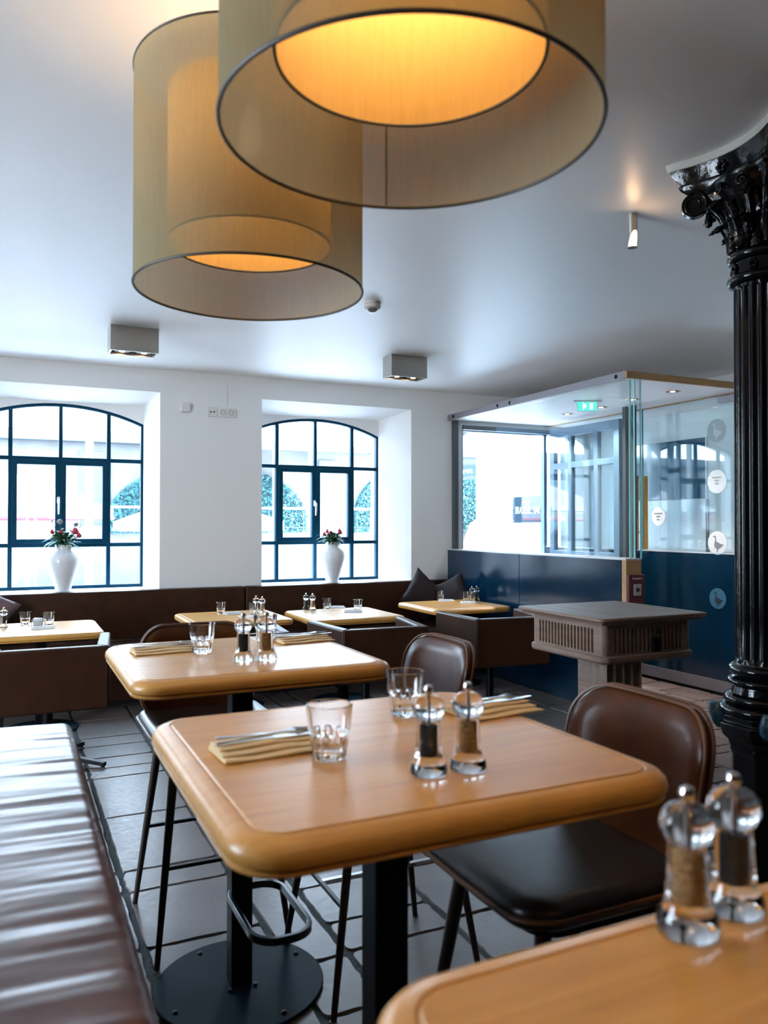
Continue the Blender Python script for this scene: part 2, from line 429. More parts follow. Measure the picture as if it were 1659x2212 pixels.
for w in WINS:
    wb.loft([[(w[0] - .03, y, z) for y, z in ((WY + .001, -.1), (FY, -.1), (FY, SILL), (WY + .001, SILL))], [(w[1] + .03, y, z) for y, z in ((WY + .001, -.1), (FY, -.1), (FY, SILL), (WY + .001, SILL))]])
    hd = ((WY + .001, HEADF), (FY, HEADB), (FY, CEIL + .05), (WY + .001, CEIL + .05))
    wb.loft([[(w[0] - .03, y, z) for y, z in hd], [(w[1] + .03, y, z) for y, z in hd]])
wb.box(DX0 - .02, DX1 + .02, WY + .001, FY, DZ, CEIL + .05)
wb.plate([(XL - .2, -.1), (XR + .2, -.1), (XR + .2, CEIL + .05), (XL - .2, CEIL + .05)],
         [arch(w[2], w[3], SILL, SPR, RISE) for w in WINS] + [arch(4.34, 5.62, -.05, 2.26, .30)], FY, OY)
wb.build('wall_front', M['wall'], kind='structure', smooth=25)
lw = MB().plate([(YB - .2, -.1), (OY, -.1), (OY, CEIL + .05), (YB - .2, CEIL + .05)],
                [[(y - 1.0, .5), (y + 1.0, .5), (y + 1.0, 2.72), (y - 1.0, 2.72)] for y in (2.9,)], XL - .2, XL, 'x')  # opening for the added side window
lw.build('wall_left', M['walld'], kind='structure', smooth=0)
MB().box(XR, XR + .2, YB - .2, OY, -.1, CEIL + .05).build('wall_right', M['walld'], kind='structure', smooth=0)
MB().box(XL - .2, XR + .2, YB - .2, YB, -.1, CEIL + .05).build('wall_back', M['walld'], kind='structure', smooth=0)

# ------------------------------------------------------------------ windows
def window(name, w, handle_x=None):
    x0, x1 = w[2], w[3]; c = (x0 + x1) / 2; yy = FY + .02
    root = thing(name, (c, yy, SILL)); root['kind'] = 'structure'
    h = (x1 - x0) / 2
    def Z(z): return z - SILL
    zc = lambda x: archz(x + c, x0, x1) - SILL
    f = MB()
    n = 20
    outer = [(-h, 0)] + [(-h + 2 * h * i / n, zc(-h + 2 * h * i / n)) for i in range(n + 1)] + [(h, 0)]
    inner = [(-h + .022, .028)] + [(-h + .022 + (2 * h - .044) * i / n, zc(-h + .022 + (2 * h - .044) * i / n) - .026) for i in range(n + 1)] + [(h - .022, .028)]
    f.plate(outer, [inner], -.005, .05)
    f.build('window_frame', M['frame'], root, smooth=25)
    g = MB(); m1 = .405; t = .017
    for sx in (-m1, m1): g.box(sx - t, sx + t, 0, .045, .02, zc(sx) - .01)
    g.box(-t * .9, t * .9, 0, .045, Z(2.02), zc(0) - .01)
    g.box(-t * .9, t * .9, 0, .045, .02, Z(1.257))
    g.box(-.006, .006, -.018, .03, Z(1.257), Z(2.02))
    for sx in (-m1, m1): g.box(sx - .014, sx + .014, -.012, .0, Z(1.257), Z(2.02))
    for z in (1.257, 2.02): g.box(-h + .015, h - .015, -.002, .043, Z(z) - t, Z(z) + t)
    g.build('glazing_bars', M['frame'], root, smooth=0, bevel=.003)
    for k, (a, b) in enumerate(((-m1 + .012, -.002), (.002, m1 - .012))):
        fr = MB(); z0, z1 = Z(1.27), Z(2.008); q = .042
        for bx in ((a, a + q, z0, z1), (b - q, b, z0, z1), (a + q, b - q, z0, z0 + q), (a + q, b - q, z1 - q, z1)): fr.box(bx[0], bx[1], -.022, .03, bx[2], bx[3])
        so = fr.build('sash', M['frame'], root, smooth=0, bevel=.004)
        if k == 0:
            hb = MB(); hz = Z(1.655); hx = -.018
            hb.rr(.024, .06, .01, [(0, -.008), (0, 0), (.003, .003)], (0, 0, 0)).xf(Matrix.Translation((hx, -.03, hz)) @ Matrix.Rotation(R(90), 4, 'X'))
            hb.tube([(hx, -.03, hz), (hx, -.06, hz), (hx, -.068, hz - .01), (hx, -.066, hz - .06), (hx, -.060, hz - .125)], [.008, .008, .009, .009, .007], 10)
            hb.build('handle', M['china'], so)
    p = MB(); p.plate(arch(-h + .01, h - .01, .015, SPR - SILL, RISE - .012), [], .018, .022)
    p.build('pane', M['wpane'], root, smooth=0)
    sl = MB().box(-h - .01, h + .01, -.32 + .005, 0, -.012, .0015)
    return root
for i, w in enumerate(WINS): window('window_%d' % (i + 1), w)
for i, wy in enumerate((2.9,)):  # unseen side window, added to brighten the ceiling and the window wall
    r_ = thing('window_%d' % (i + 4), (XL - .1, wy, .5)); r_['kind'] = 'structure'
    g = MB(); g.plate([(-.998, .002), (.998, .002), (.998, 2.218), (-.998, 2.218)], [[(-.95, .05), (-.02, .05), (-.02, 2.17), (-.95, 2.17)], [(.02, .05), (.95, .05), (.95, 2.17), (.02, 2.17)]], -.03, .03, 'x')
    g.build('window_frame', M['frame'], r_, smooth=0)

# ================================================================== VESTIBULE
VX, VY, VZ = 4.15, 4.58, 1.185
VX2 = 5.42
p = thing('entrance_partition', (VX, VY, 0), 0, 'navy low wall of the entrance vestibule with an oak end post', 'partition')
MB().box(0, .15, .05, 1.371, .0, VZ - .012).build('panel', M['navy'], p, smooth=0, bevel=.003)
MB().box(0, .15, 1.376, WY - VY - .002, .0, VZ - .012).build('panel', M['navy'], p, smooth=0, bevel=.003)
MB().box(.002, .15, 0, .048, 0, VZ - .012).build('end_post', M['oako'], p, smooth=0, bevel=.002)
MB().box(-.003, .152, -.002, WY - VY - .002, VZ - .012, VZ).build('cap_rail', plain('cap_rail', (.6, .6, .62), .3, metal=.6), p, smooth=0)
# glass on it
g = thing('glass_screen', (VX, VY, VZ), 0, 'clear glass screen standing on the navy low wall of the vestibule', 'glass panel')
GH = 2.535 - VZ
MB().box(.070, .080, .035, WY - VY - .03, .0, GH).build('pane', M['vpane'], g, smooth=0)
MB().box(.066, .084, .029, .035, .0, GH).build('polished_edge', M['gedge'], g, smooth=0)
MB().box(.094, .15, .0, .010, .0, GH).build('pane', M['vpane'], g, smooth=0)
MB().box(.088, .094, -.002, .012, .0, GH).build('polished_edge', M['gedge'], g, smooth=0)
MB().box(.150, .156, -.002, .012, .0, GH).build('polished_edge', M['gedge'], g, smooth=0)
MB().box(.05, .10, WY - VY - .06, WY - VY - .003, .0, GH).build('wall_profile', plain('profile_grey', (.07, .08, .09), .5), g, smooth=0)
# canopy
c = thing('vestibule_canopy', (VX, VY, 2.537), 0, 'pale veneer canopy board over the glass vestibule with steel edge', 'canopy')
BW = 1.75
MB().box(.012, BW, .0, WY - VY - .003, .0, .052).build('board', M['oakp'], c, smooth=0)
MB().box(.0, BW, -.02, -.001, .0, .052).build('edge_strip', M['oako'], c, smooth=0)
st = MB().box(.0, .011, .0, WY - VY - .003, -.004, .056).build('steel_edge', M['greysteel'], c, smooth=0)
for y in (.10, 1.52, 1.72, 2.55):
    MB().lathe([(.016, -.004), (.016, 0), (.012, .003)], 16).xf(Matrix.Translation((-.003, y, .026)) @ Matrix.Rotation(R(-90), 4, 'Y')).build('bolt', M['black'], c)
def mk_down():
    t = thing('recessed_downlight', cat='downlight')
    MB().lathe([(.050, -.001), (.062, -.003), (.064, 0), (.050, 0)], 32, cap0=False, cap1=False).build('ring', plain('downlight_ring', (.85, .55, .40), .35, coat=.3), t)
    MB().lathe([(.050, -.0015), (.046, -.0006)], 32).build('reflector', plain('downlight_recess', (.12, .05, .04), .4), t)
    MB().lathe([(.001, -.004), (.020, -.004), (.022, -.001)], 20).build('lamp', M['dl'], t)
    ld = bpy.data.lights.new('downlight_beam', 'SPOT'); ld.energy = 42; ld.color = (1, .80, .66); ld.spot_size = R(100); ld.spot_blend = .8; ld.shadow_soft_size = .02
    lo_ = bpy.data.objects.new('downlight_beam', ld); COL.objects.link(lo_); lo_.parent = t; lo_.location = (0, 0, -.012)
    return t
D = Proto(mk_down)
for (x, y, l) in ((4.977, 6.313, 'downlight in the canopy underside, farthest from the room, left of the exit sign'), (4.978, 5.817, 'downlight in the canopy underside, partly behind the exit sign'),
                  (4.929, 5.339, 'downlight in the canopy underside, behind the glass corner edges'), (4.921, 4.873, 'downlight in the canopy underside, nearest the black column')):
    D.put((x, y, 2.536), 0, l, 'downlights in the vestibule canopy')
# exit sign
e = thing('exit_sign', (4.62, 5.58, 2.536), R(-24), 'green illuminated emergency exit sign hanging under the canopy', 'exit sign')
MB().box(-.17, .17, -.035, .035, -.012, 0).build('housing', M['china'], e, smooth=0)
MB().box(-.118, .118, -.005, .005, -.115, -.012).build('sign_panel', M['exitg'], e, smooth=0)
ic = MB()
ic.plate([(-.028, -.05), (-.012, -.05), (-.012, -.03), (.012, -.03), (.012, -.05), (.028, -.05), (0, -.085)], [], -.007, -.0055); ic.xf(Matrix.Translation((-.03, 0, -.005)))
ic.build('arrow', M['exitw'], e, smooth=0)
ic = MB().plate([(.03, -.025), (.068, -.025), (.068, -.10), (.03, -.10)], [], -.007, -.0055); ic.build('pictogram_door', M['exitw'], e, smooth=0)
rn = MB()
rn.lathe([(.001, -.007), (.006, -.005), (.006, 0)], 12, (0, 0, 0)); rn.xf(Matrix.Translation((.052, -.008, -.036)))
rn.tube([(.05, -.0085, -.045), (.044, -.0085, -.065), (.052, -.0085, -.078), (.048, -.0085, -.094)], .0035, 6)
rn.tube([(.044, -.0085, -.065), (.036, -.0085, -.074), (.034, -.0085, -.09)], .0035, 6)
rn.tube([(.036, -.0085, -.055), (.049, -.0085, -.05), (.06, -.0085, -.06)], .003, 6)
rn.build('running_figure', M['exitg'], e)
for sx in (-.122, .118): MB().box(sx, sx + .004, -.006, .006, -.12, -.012).build('clear_edge', M['gedge'], e, smooth=0)
MB().box(-.122, .122, -.006, .006, -.121, -.116).build('clear_edge', M['gedge'], e, smooth=0)
MB().box(-.05, -.046, -.007, -.0052, -.112, -.014).build('divider', M['exitw'], e, smooth=0)
e.scale = (.74, .74, .74)
# right side: low wall, glass, wall behind
q = thing('entrance_side_partition', (VX2, 3.9, 0), 0, 'dark navy low wall at the right of the entrance with steel kick plate', 'partition')
MB().box(0, .09, 0, WY - 3.9 - .002, .125, VZ + .005).build('panel', M['navy'], q, smooth=0)
MB().box(-.012, .09, 0, WY - 3.9 - .002, .028, .124).build('kick_plate', M['greysteel'], q, smooth=0)
MB().box(.02, .08, 0, WY - 3.9 - .002, 0, .028).build('plinth', M['dark'], q, smooth=0)
MB().box(-.004, .094, 0, WY - 3.9 - .002, VZ + .005, VZ + .016).build('cap_rail', plain('cap_rail_b', (.6, .6, .62), .3, metal=.6), q, smooth=0)
g = thing('glass_screen', (VX2, 3.9, VZ + .016), 0, 'glass screen with round goose decals beside the wooden door handles', 'glass panel')
MB().box(0, .008, 0, 1.848, 0, GH - .02).build('pane', M['vpane'], g, smooth=0)
MB().box(0, .008, 1.856, WY - 3.9 - .002, 0, GH - .02).build('pane', M['vpane'], g, smooth=0)
MB().box(-.001, .009, 1.8485, 1.8555, 0, GH - .02).build('seam', plain('seam', (.05, .2, .25), .4), g, smooth=0)
MB().box(-.02, .03, .70, .95, GH - .085, GH - .03).build('patch_fitting', M['greysteel'], g, smooth=0, bevel=.002)
MB().box(-.012, .03, 0, WY - 3.9 - .002, GH - .02, GH - .001).build('top_rail', M['oako'], g, smooth=0)
def goose_pts(s):
    P = [(-.30, .62), (-.44, .56), (-.47, .50), (-.33, .50), (-.24, .40), (-.22, .20), (-.30, .0), (-.33, -.20), (-.22, -.42), (-.05, -.52), (-.03, -.68), (-.14, -.74), (.10, -.74), (.06, -.55),
         (.28, -.44), (.52, -.26), (.66, -.12), (.36, -.08), (.10, .06), (-.06, .10), (-.12, .30), (-.13, .50), (-.20, .62)]
    return [(x * s, z * s) for x, z in P]
def decal(loc, r, disc, goose, label, parent=None, wf=None):
    t = thing('goose_decal', loc, 0, label, 'decal', 'round goose decals')
    MB().lathe([(r, 0), (r, .0008)], 40).xf(Matrix.Rotation(R(-90), 4, 'Y')).build('disc', disc, t)
    if goose:
        m = MB().plate(goose_pts(r), [], 0, .001, 'y'); m.deform(lambda p: (-.0010 - p.y, -p.x, p.z)); m.build('goose', goose, t, smooth=0)
    return t
for z, d_, gg, l in ((.813, M['gooseB'], M['gooseD'], 'blue round goose emblem on the dark navy low wall near the column'),
                     (1.283, M['gooseL'], M['gooseG'], 'frosted round goose decal just above the right low wall'),
                     (2.238, plain('frost_faint', (.40, .47, .50), .6), M['gooseL'], 'faint round goose decal highest on the glass screen')):
    decal((VX2 - .0012, 4.875, z), .088 if z < 1 else .10, d_, gg, l)
def textmesh(s, size, mat, name, loc, rot, parent=None, sx=1, off=0, ext=.002, arc=None, shear=0):
    cu = bpy.data.curves.new(name, 'FONT'); cu.body = s; cu.size = size; cu.align_x = 'CENTER'; cu.align_y = 'CENTER'; cu.extrude = ext; cu.offset = off; cu.resolution_u = 3
    tmp = bpy.data.objects.new(name, cu); COL.objects.link(tmp)
    dg = bpy.context.evaluated_depsgraph_get(); dg.update()
    me = bpy.data.meshes.new_from_object(tmp.evaluated_get(dg)); bpy.data.objects.remove(tmp)
    me.name = name; me.materials.clear(); me.materials.append(mat)
    for v in me.vertices: v.co.x = v.co.x * sx + shear * v.co.y
    if arc:
        for v in me.vertices:
            a = v.co.x / arc; r_ = arc + v.co.y; v.co.x = r_ * math.sin(a); v.co.y = r_ * math.cos(a) - arc
    o = bpy.data.objects.new(name, me); COL.objects.link(o); o.location = loc; o.rotation_euler = rot
    if parent: o.parent = parent
    return o
t = decal((VX2 - .0012, 4.876, 1.805), .10, plain('frost_mid', (.42, .52, .58), .6), None, 'plain frosted dot with small lettering, middle of the glass screen')
t['group'] = 'round decals with lettering'
textmesh('brasserie\nrisan\ncafe', .026, M['gooseG'], 'lettering', (-.002, 0, .01), (R(90), 0, R(-90)), t, ext=.0003)
t = decal((VX2 - .0012, 5.55, 1.515), .085, M['gooseL'], None, 'frosted dot with dark lettering right of the wooden handles')
t['group'] = 'round decals with lettering'
textmesh('brasserie\nnasir\nbar', .028, M['gooseD'], 'lettering', (-.002, 0, .0), (R(90), 0, R(-90)), t, ext=.0003)
h = thing('door_handle', (VX2 + .004, 5.79, 1.205), 0, 'pair of tall square wooden pull handles on the glass with steel spacers', 'door handle')
MB().box(-.082, -.034, -.02, .02, .0, .70).build('grip', M['oak'], h, smooth=0, bevel=.003)
MB().box(.034, .082, -.02, .02, .0, .70).build('grip', M['oak'], h, smooth=0, bevel=.003)
for z in (.16, .64): MB().tube([(-.034, 0, z), (.034, 0, z)], .010, 12).build('spacer', M['chrome'], h)
# wall and picture behind
MB().box(6.0, 6.1, 2.8, WY, 0, CEIL).build('wall_entrance', M['wall'], kind='structure', smooth=0)
pc = thing('dark_glass_picture', (5.985, 6.1, 2.0), 0, 'large dark blue glossy glass picture on the wall behind the glass screen', 'picture')
MB().box(-.012, .014, -.59, .62, -.31, .27).build('glass_face', M['pic'], pc, smooth=0)
MB().box(-.014, .014, -.605, -.592, -.31, .27).build('frame_edge', M['china'], pc, smooth=0)
MB().box(-.014, .014, -.605, .62, .272, .282).build('frame_edge', M['china'], pc, smooth=0)
pc = thing('white_glass_board', (5.985, 6.1, 1.4), 0, 'glossy white board below the dark blue picture behind the glass', 'board')
MB().box(-.012, .014, -.59, .62, -.30, .285).build('board_face', plain('white_gloss', (.72, .75, .78), .06, coat=1), pc, smooth=0)
MB().box(-.002, .014, -.61, -.592, -.30, .285).build('frame_edge', M['greysteel'], pc, smooth=0)

# entrance door frame + open door leaf
d = thing('door_1', (4.9, WY + .05, 0)); d['kind'] = 'structure'
fb = MB(); fb.box(-.57, -.53, 0, .06, 0, 2.49); fb.box(.53, .57, 0, .06, 0, 2.49); fb.box(-.57, .57, 0, .06, 2.44, 2.49); fb.build('door_frame', M['doorf'], d, smooth=0)
MB().box(-.57, -.16, -.08, -.005, 2.45, 2.494).build('closer_box', plain('closer_dark', (.03, .045, .06), .5), d, smooth=0)
MB().box(-.16, .56, -.08, -.005, 2.45, 2.494).build('closer_box', M['doorf'], d, smooth=0)
lf = thing('door_2', (5.2, 5.80, .02)); lf['kind'] = 'structure'
W_, H_ = 1.06, 2.42; hs = []
cols = [(.075, .30), (.36, .70), (.76, .985)]; rows = [(.10, 1.14), (1.24, 2.02), (2.07, 2.33)]
zr = [(.08, .98), (1.23, 2.02), (2.07, 2.33)]
hs = [[(a, z0), (b, z0), (b, z1), (a, z1)] for a, b in cols for z0, z1 in ((.62, 1.08), (1.15, 2.0), (2.06, 2.33)) if not (a < .1 and z0 < 1)]
MB().plate([(0, 0), (W_, 0), (W_, H_), (0, H_)], hs, -.025, .025, 'x').build('door_leaf_frame', M['doorf'], lf, smooth=0, bevel=.004)
MB().box(-.003, .003, .05, W_ - .05, .6, 2.36).build('pane', M['vpane'], lf, smooth=0)
hb = MB().tube([(-.03, .05, 1.10), (-.075, .05, 1.10), (-.08, .06, 1.10), (-.08, .19, 1.10)], .010, 10)
hb.rr(.03, .05, .01, [(0, 0), (0, .008)]).build('handle', M['chrome'], lf)
MB().box(5.13, 5.17, 5.56, 5.59, 0, 2.53).build('trim_1', plain('mullion', (.015, .02, .025), .4), kind='structure', smooth=0)
MB().box(5.13, 5.17, 5.66, 5.70, 0, 2.53).build('trim_2', plain('mullion_b', (.015, .02, .025), .4), kind='structure', smooth=0)
# fire alarm call point
a = thing('fire_alarm_box', (4.225, VY - .0005, .955), 0, 'dark red call point box on the oak end post of the low wall', 'alarm box')
MB().box(-.075, .075, -.032, 0, -.11, .11).build('housing', M['redbox'], a, smooth=0, bevel=.005)
MB().box(-.032, .040, -.038, -.0325, -.045, .04).build('glass_plate', plain('callpoint_plate', (.42, .36, .34), .4), a, smooth=0, bevel=.002)
MB().lathe([(.015, 0), (.015, .004), (.010, .006)], 20).xf(Matrix.Translation((.002, -.038, -.002)) @ Matrix.Rotation(R(90), 4, 'X')).build('button', M['dark'], a)
textmesh('Hausalarm', .022, M['plast'], 'lettering', (.004, -.033, .082), (R(90), 0, 0), a, ext=.0004)

# ================================================================== CEILING ITEMS
def mk_box():
    t = thing('ceiling_spotlight', cat='ceiling spotlight')
    f = MB(); f.plate(rrect(.33, .17, .004, 2), [[(x, y) for x, y in rrect(.30, .14, .004, 2)][::-1]], -.175, 0, 'z')
    f.build('housing', M['steel'], t, smooth=0)
    MB().box(-.15, .15, -.07, .07, -.12, -.115).build('inner_plate', M['dark'], t, smooth=0)
    for sx in (-.075, .075):
        l = MB().lathe([(.050, -.165), (.056, -.160), (.056, -.125), (.050, -.125)], 28, (sx, 0, 0)).build('lamp_ring', M['black'], t)
        MB().lathe([(.001, -.1665), (.018, -.1665), (.02, -.164)], 20, (sx, 0, 0)).build('lamp', M['spotb'], t if False else l)
    return t
B = Proto(mk_box)
B.put((.775, 5.84, CEIL - .0005), 0, 'brushed metal twin box spotlight on the ceiling above the left window', 'twin box ceiling spotlights')
B.put((2.955, 5.87, CEIL - .0005), 0, 'brushed metal twin box spotlight on the ceiling above the right window', 'twin box ceiling spotlights')
s = thing('smoke_detector', (2.033, 4.493, CEIL), 0, 'small round smoke detector on the ceiling right of the shades', 'smoke detector')
MB().lathe([(.052, 0), (.052, -.014), (.047, -.016), (.047, -.020), (.052, -.022), (.052, -.036), (.046, -.040)], 36).build('housing', plain('detector_beige', (.55, .50, .42), .5), s)
MB().lathe([(.030, -.038), (.034, -.046), (.024, -.058), (.010, -.066), (.002, -.067)], 24, mod=lambda t, k, z: 1 if k not in (1, 2) else (1 if int(t / (2 * PI) * 24) % 3 else .72)).build('sensor_cage', M['chrome'], s)
s = thing('ceiling_spot_tube', (2.511, 2.72, CEIL), 0, 'small metal tube spotlight glowing on the ceiling by the column', 'spotlight')
tb = MB(); n = 40; ang = R(-98)
lo, li = [], []
for i in range(n):
    t = 2 * PI * i / n; cut = -.148 + .072 * max(0, math.cos(t - ang)) ** .8
    lo.append((t, cut))
r0 = .022
tb.loft([[(r0 * math.cos(t), r0 * math.sin(t), 0) for t, c_ in lo], [(r0 * math.cos(t), r0 * math.sin(t), c_) for t, c_ in lo], [(r0 * .9 * math.cos(t), r0 * .9 * math.sin(t), c_) for t, c_ in lo], [(r0 * .9 * math.cos(t), r0 * .9 * math.sin(t), -.02) for t, c_ in lo]], True, True)
tb.build('tube_housing', M['steel'], s, smooth=50)
MB().lathe([(.008, -.145), (.014, -.140), (.015, -.110), (.010, -.085), (.006, -.02)], 20).build('bulb', M['spotb'], s)
MB().lathe([(.021, -.150), (.021, -.147), (.001, -.146)], 24).build('end_cap', plain('endcap', (.22, .20, .22), .4), s)

# ------------------------------------------------------------------ pendant drums
def mk_pend():
    t = thing('pendant_lamp', cat='pendant lamp')           # origin on the ceiling
    zt, zb = -.205, -.765; r = .30; n = 96
    MB().lathe([(r, zb), (r, zt)], n, cap0=False, cap1=False).build('outer_shade', M['shade'], t, smooth=60)
    MB().tube([(r * math.cos(2 * PI * i / n), r * math.sin(2 * PI * i / n), zb) for i in range(n)], .0035, 8, True).build('bottom_rim', M['trim'], t)
    MB().tube([(r * math.cos(2 * PI * i / n), r * math.sin(2 * PI * i / n), zt) for i in range(n)], .003, 8, True).build('top_rim', M['trim'], t)
    ri = .215
    MB().lathe([(ri, zb + .12), (ri, zt - .05)], n, cap0=False, cap1=False).build('inner_shade', M['shadein'], t, smooth=60)
    MB().tube([(ri * math.cos(2 * PI * i / n), ri * math.sin(2 * PI * i / n), zb + .12) for i in range(n)], .003, 8, True).build('inner_rim', M['trim'], t)
    for k in range(3):
        b = MB(); a = R(25 + 120 * k); b.tube([(ri * math.cos(a), ri * math.sin(a), zt - .045), (r * math.cos(a), r * math.sin(a), zt - .003)], .0025, 6)
        b.build('spider_arm', M['chrome'], t)
    MB().tube([(0, 0, -.02), (0, 0, zt - .05)], .008, 10).build('rod', M['chrome'], t)
    MB().lathe([(.06, 0), (.06, -.02), (.05, -.026), (.008, -.028)], 32).build('ceiling_canopy', M['china'], t)
    MB().lathe([(.001, -.40), (.02, -.395), (.034, -.37), (.036, -.35), (.028, -.32), (.016, -.30), (.016, -.27)], 24).build('bulb', M['bulb'], t)
    MB().box(-.0015, .0015, r - .0035, r - .0005, zb, zt).xf(Matrix.Rotation(R(-18), 4, 'Z')).build('seam', plain('shade_seam', (.09, .075, .03), .8), t, smooth=0)
    return t
PN = Proto(mk_pend)
PN.put((.571, 1.115, CEIL - .0005), 0, 'olive mesh drum pendant nearest the camera, seen from below', 'olive drum pendants')
PN.put((.574, 2.06, CEIL - .0005), R(100), 'olive mesh drum pendant farther back and to the left', 'olive drum pendants')
PN.put((.571, .16, CEIL - .0005), R(40), 'unseen olive mesh drum pendant added above the nearest table for warm light', 'olive drum pendants')  # out of view, added to warm the near tabletops
PN.put((.571, -.80, CEIL - .0005), R(80), 'unseen olive mesh drum pendant added behind the nearest table for warm light', 'olive drum pendants')  # behind the camera, added for warm light on the near table edges

# ================================================================== WALL ITEMS
s = T(MB().rr(.085, .082, .006, [(0, 0), (0, .022), (.004, .027)]).xf(Matrix.Translation((1.42, WY, 2.50)) @ Matrix.Rotation(R(90), 4, 'X')).build('wall_box', M['plast']), 'small plain white box on the wall left of the sockets', 'wall box')
s = T(MB().rr(.19, .21, .003, [(0, 0), (0, .004), (.002, .006)]).xf(Matrix.Translation((1.71, WY, 2.635)) @ Matrix.Rotation(R(90), 4, 'X')).build('access_panel', M['wall']), 'painted-over square access panel on the wall above the sockets', 'access panel')
def plate_thing(x, n, label, name, cat, kind):
    w = .082 * n
    t = thing(name, (x, WY, 2.475), 0, label, cat)
    MB().rr(w + .006, .086, .006, [(0, 0), (0, .007), (.003, .010)]).xf(Matrix.Rotation(R(90), 4, 'X')).build('cover_plate', M['plast'], t)
    for k in range(n):
        cx = (k - (n - 1) / 2) * .076
        if kind == 'socket':
            f = MB().lathe([(.026, .010), (.026, .0115), (.020, .0115), (.0195, .0035), (.001, .0035)], 28, cap0=False).xf(Matrix.Translation((cx, 0, 0)) @ Matrix.Rotation(R(90), 4, 'X')).build('socket_well', plain('socket_well', (.45, .40, .35), .5), t)
            for s_ in (-.0095, .0095):
                MB().lathe([(.0028, 0), (.0028, .0125)], 10).xf(Matrix.Translation((cx + s_, 0, 0)) @ Matrix.Rotation(R(90), 4, 'X')).build('pin_hole', M['dark'], f)
        else:
            for s_, q in ((-.016, .007), (.016, .007), (0, .003)):
                MB().lathe([(q, .009), (q, .012), (q * .6, .0125)], 14).xf(Matrix.Translation((cx + s_, 0, 0)) @ Matrix.Rotation(R(90), 4, 'X')).build('port', M['dark'], t)
plate_thing(1.665, 1, 'white aerial socket plate with black round ports on the wall', 'aerial_socket', 'wall socket', 'port')
plate_thing(1.803, 2, 'white double power socket on the wall beside the aerial plate', 'power_socket', 'wall socket', 'socket')

# ------------------------------------------------------------------ vases + flowers
def vase_at(x, label, y=7.33):
    t = T(MB().lathe([(.052, 0), (.060, .004), (.064, .02), (.085, .09), (.112, .17), (.127, .24), (.124, .285), (.105, .325), (.080, .345), (.068, .355), (.064, .372), (.067, .392), (.068, .397), (.062, .398), (.058, .37), (.056, .34)], 48, cap1=True)
              .build('vase', M['china'], smooth=60), label, 'vase'); t.location = (x, y, SILL + .0005); return t
def bouquet(x, seed, label, blooms, y=7.33):
    rnd = random.Random(seed)
    t = thing('bouquet', (x, y, SILL + .37), 0, label, 'flowers'); t.scale = (1.22, 1.22, 1.22)
    f = MB()
    def leafm(p, d, L, w):
        d = Vector(d).normalized(); sd = d.cross(Vector((rnd.uniform(-.3, .3), rnd.uniform(-.3, .3), 1))).normalized(); up_ = sd.cross(d)
        p = Vector(p); L_, Rr, Cc = [], [], []
        for k in range(6):
            u = k / 5; wd = w * math.sin(PI * min(u * .93 + .05, 1)); q = p + d * L * u + Vector((0, 0, -L * .45 * u * u)) ; Cc.append(q); L_.append(q + sd * wd + up_ * wd * .35); Rr.append(q - sd * wd + up_ * wd * .35)
        vs_ = [f.b.verts.new(v) for v in L_ + Cc + Rr]
        for k in range(5):
            f.b.faces.new((vs_[k], vs_[k + 1], vs_[6 + k + 1], vs_[6 + k])); f.b.faces.new((vs_[6 + k], vs_[6 + k + 1], vs_[12 + k + 1], vs_[12 + k]))
    for k in range(80):
        a = rnd.uniform(0, 2 * PI); el = rnd.uniform(.0, 1.2)
        leafm((rnd.uniform(-.04, .04), rnd.uniform(-.04, .04), rnd.uniform(.02, .08)), (math.cos(a) * math.cos(el), math.sin(a) * math.cos(el), math.sin(el)), rnd.uniform(.06, .13), rnd.uniform(.008, .018))
    for (bx, bz, r, kind) in blooms:
        f.tube([(bx * .2, 0, -.02), (bx * .6, -.01, bz * .55), (bx, -.02, bz)], .0025, 5)
        for q in range(3):
            leafm((bx * .7, -.015, bz * .65), (rnd.uniform(-1, 1), rnd.uniform(-.6, .3), .5), .05, .010)
    for (tx, tz) in ((.12, .16), (-.09, .20), (.10, .09)):
        f.tube([(0, 0, 0), (tx * .5, 0, tz * .6), (tx, -.01, tz)], .0015, 5)
        for q in range(7): leafm((tx * (.4 + .09 * q), -.005, tz * (.5 + .08 * q)), (rnd.uniform(-1, 1), rnd.uniform(-.5, .5), rnd.uniform(0, 1)), .028, .005)
    f.build('foliage', M['leaf'], t, smooth=0, recalc=False)
    for (bx, bz, r, kind) in blooms:
        b = MB()
        if kind:
            for q in range(9):
                a = q * 2.4; s_ = 1 - .07 * q
                b.lathe([(.001, -r * .8), (r * .55, -r * .6), (r * .8 * s_, -.1 * r), (r * .62 * s_, .5 * r), (r * .25, .72 * r)], 10, (bx + math.cos(a) * r * .22, -.02 + math.sin(a) * r * .22, bz + .004 * q * .3), rot=a, mod=lambda t_, k, z: 1 + .12 * math.sin(3 * t_ + k))
            b.build('bloom', M['bloom'], t, smooth=60)
        else:
            b.lathe([(.001, -r), (r * .7, -r * .7), (r, 0), (r * .7, r * .7), (.001, r)], 24, (bx, -.02, bz), mod=lambda t_, k, z: 1 + .2 * (int(t_ / (2 * PI) * 24) % 2))
            b.build('thistle_head', M['thistle'], t, smooth=0)
    return t
vase_at(.405, 'white ceramic vase on the left window sill')
vase_at(2.88, 'white ceramic vase on the right window sill')
bouquet(.405, 3, 'bouquet of red peonies, thistles and green leaves in the left vase', [(.075, .115, .024, 1), (-.02, .105, .018, 1), (-.075, .11, .015, 1), (.10, .085, .018, 1), (-.025, .185, .020, 0), (.08, .165, .014, 0)])
bouquet(2.88, 9, 'smaller bouquet of dark red peonies in the right vase', [(-.02, .09, .020, 1), (-.05, .105, .014, 1), (.06, .10, .018, 1), (-.075, .085, .014, 1), (.055, .115, .012, 1)])

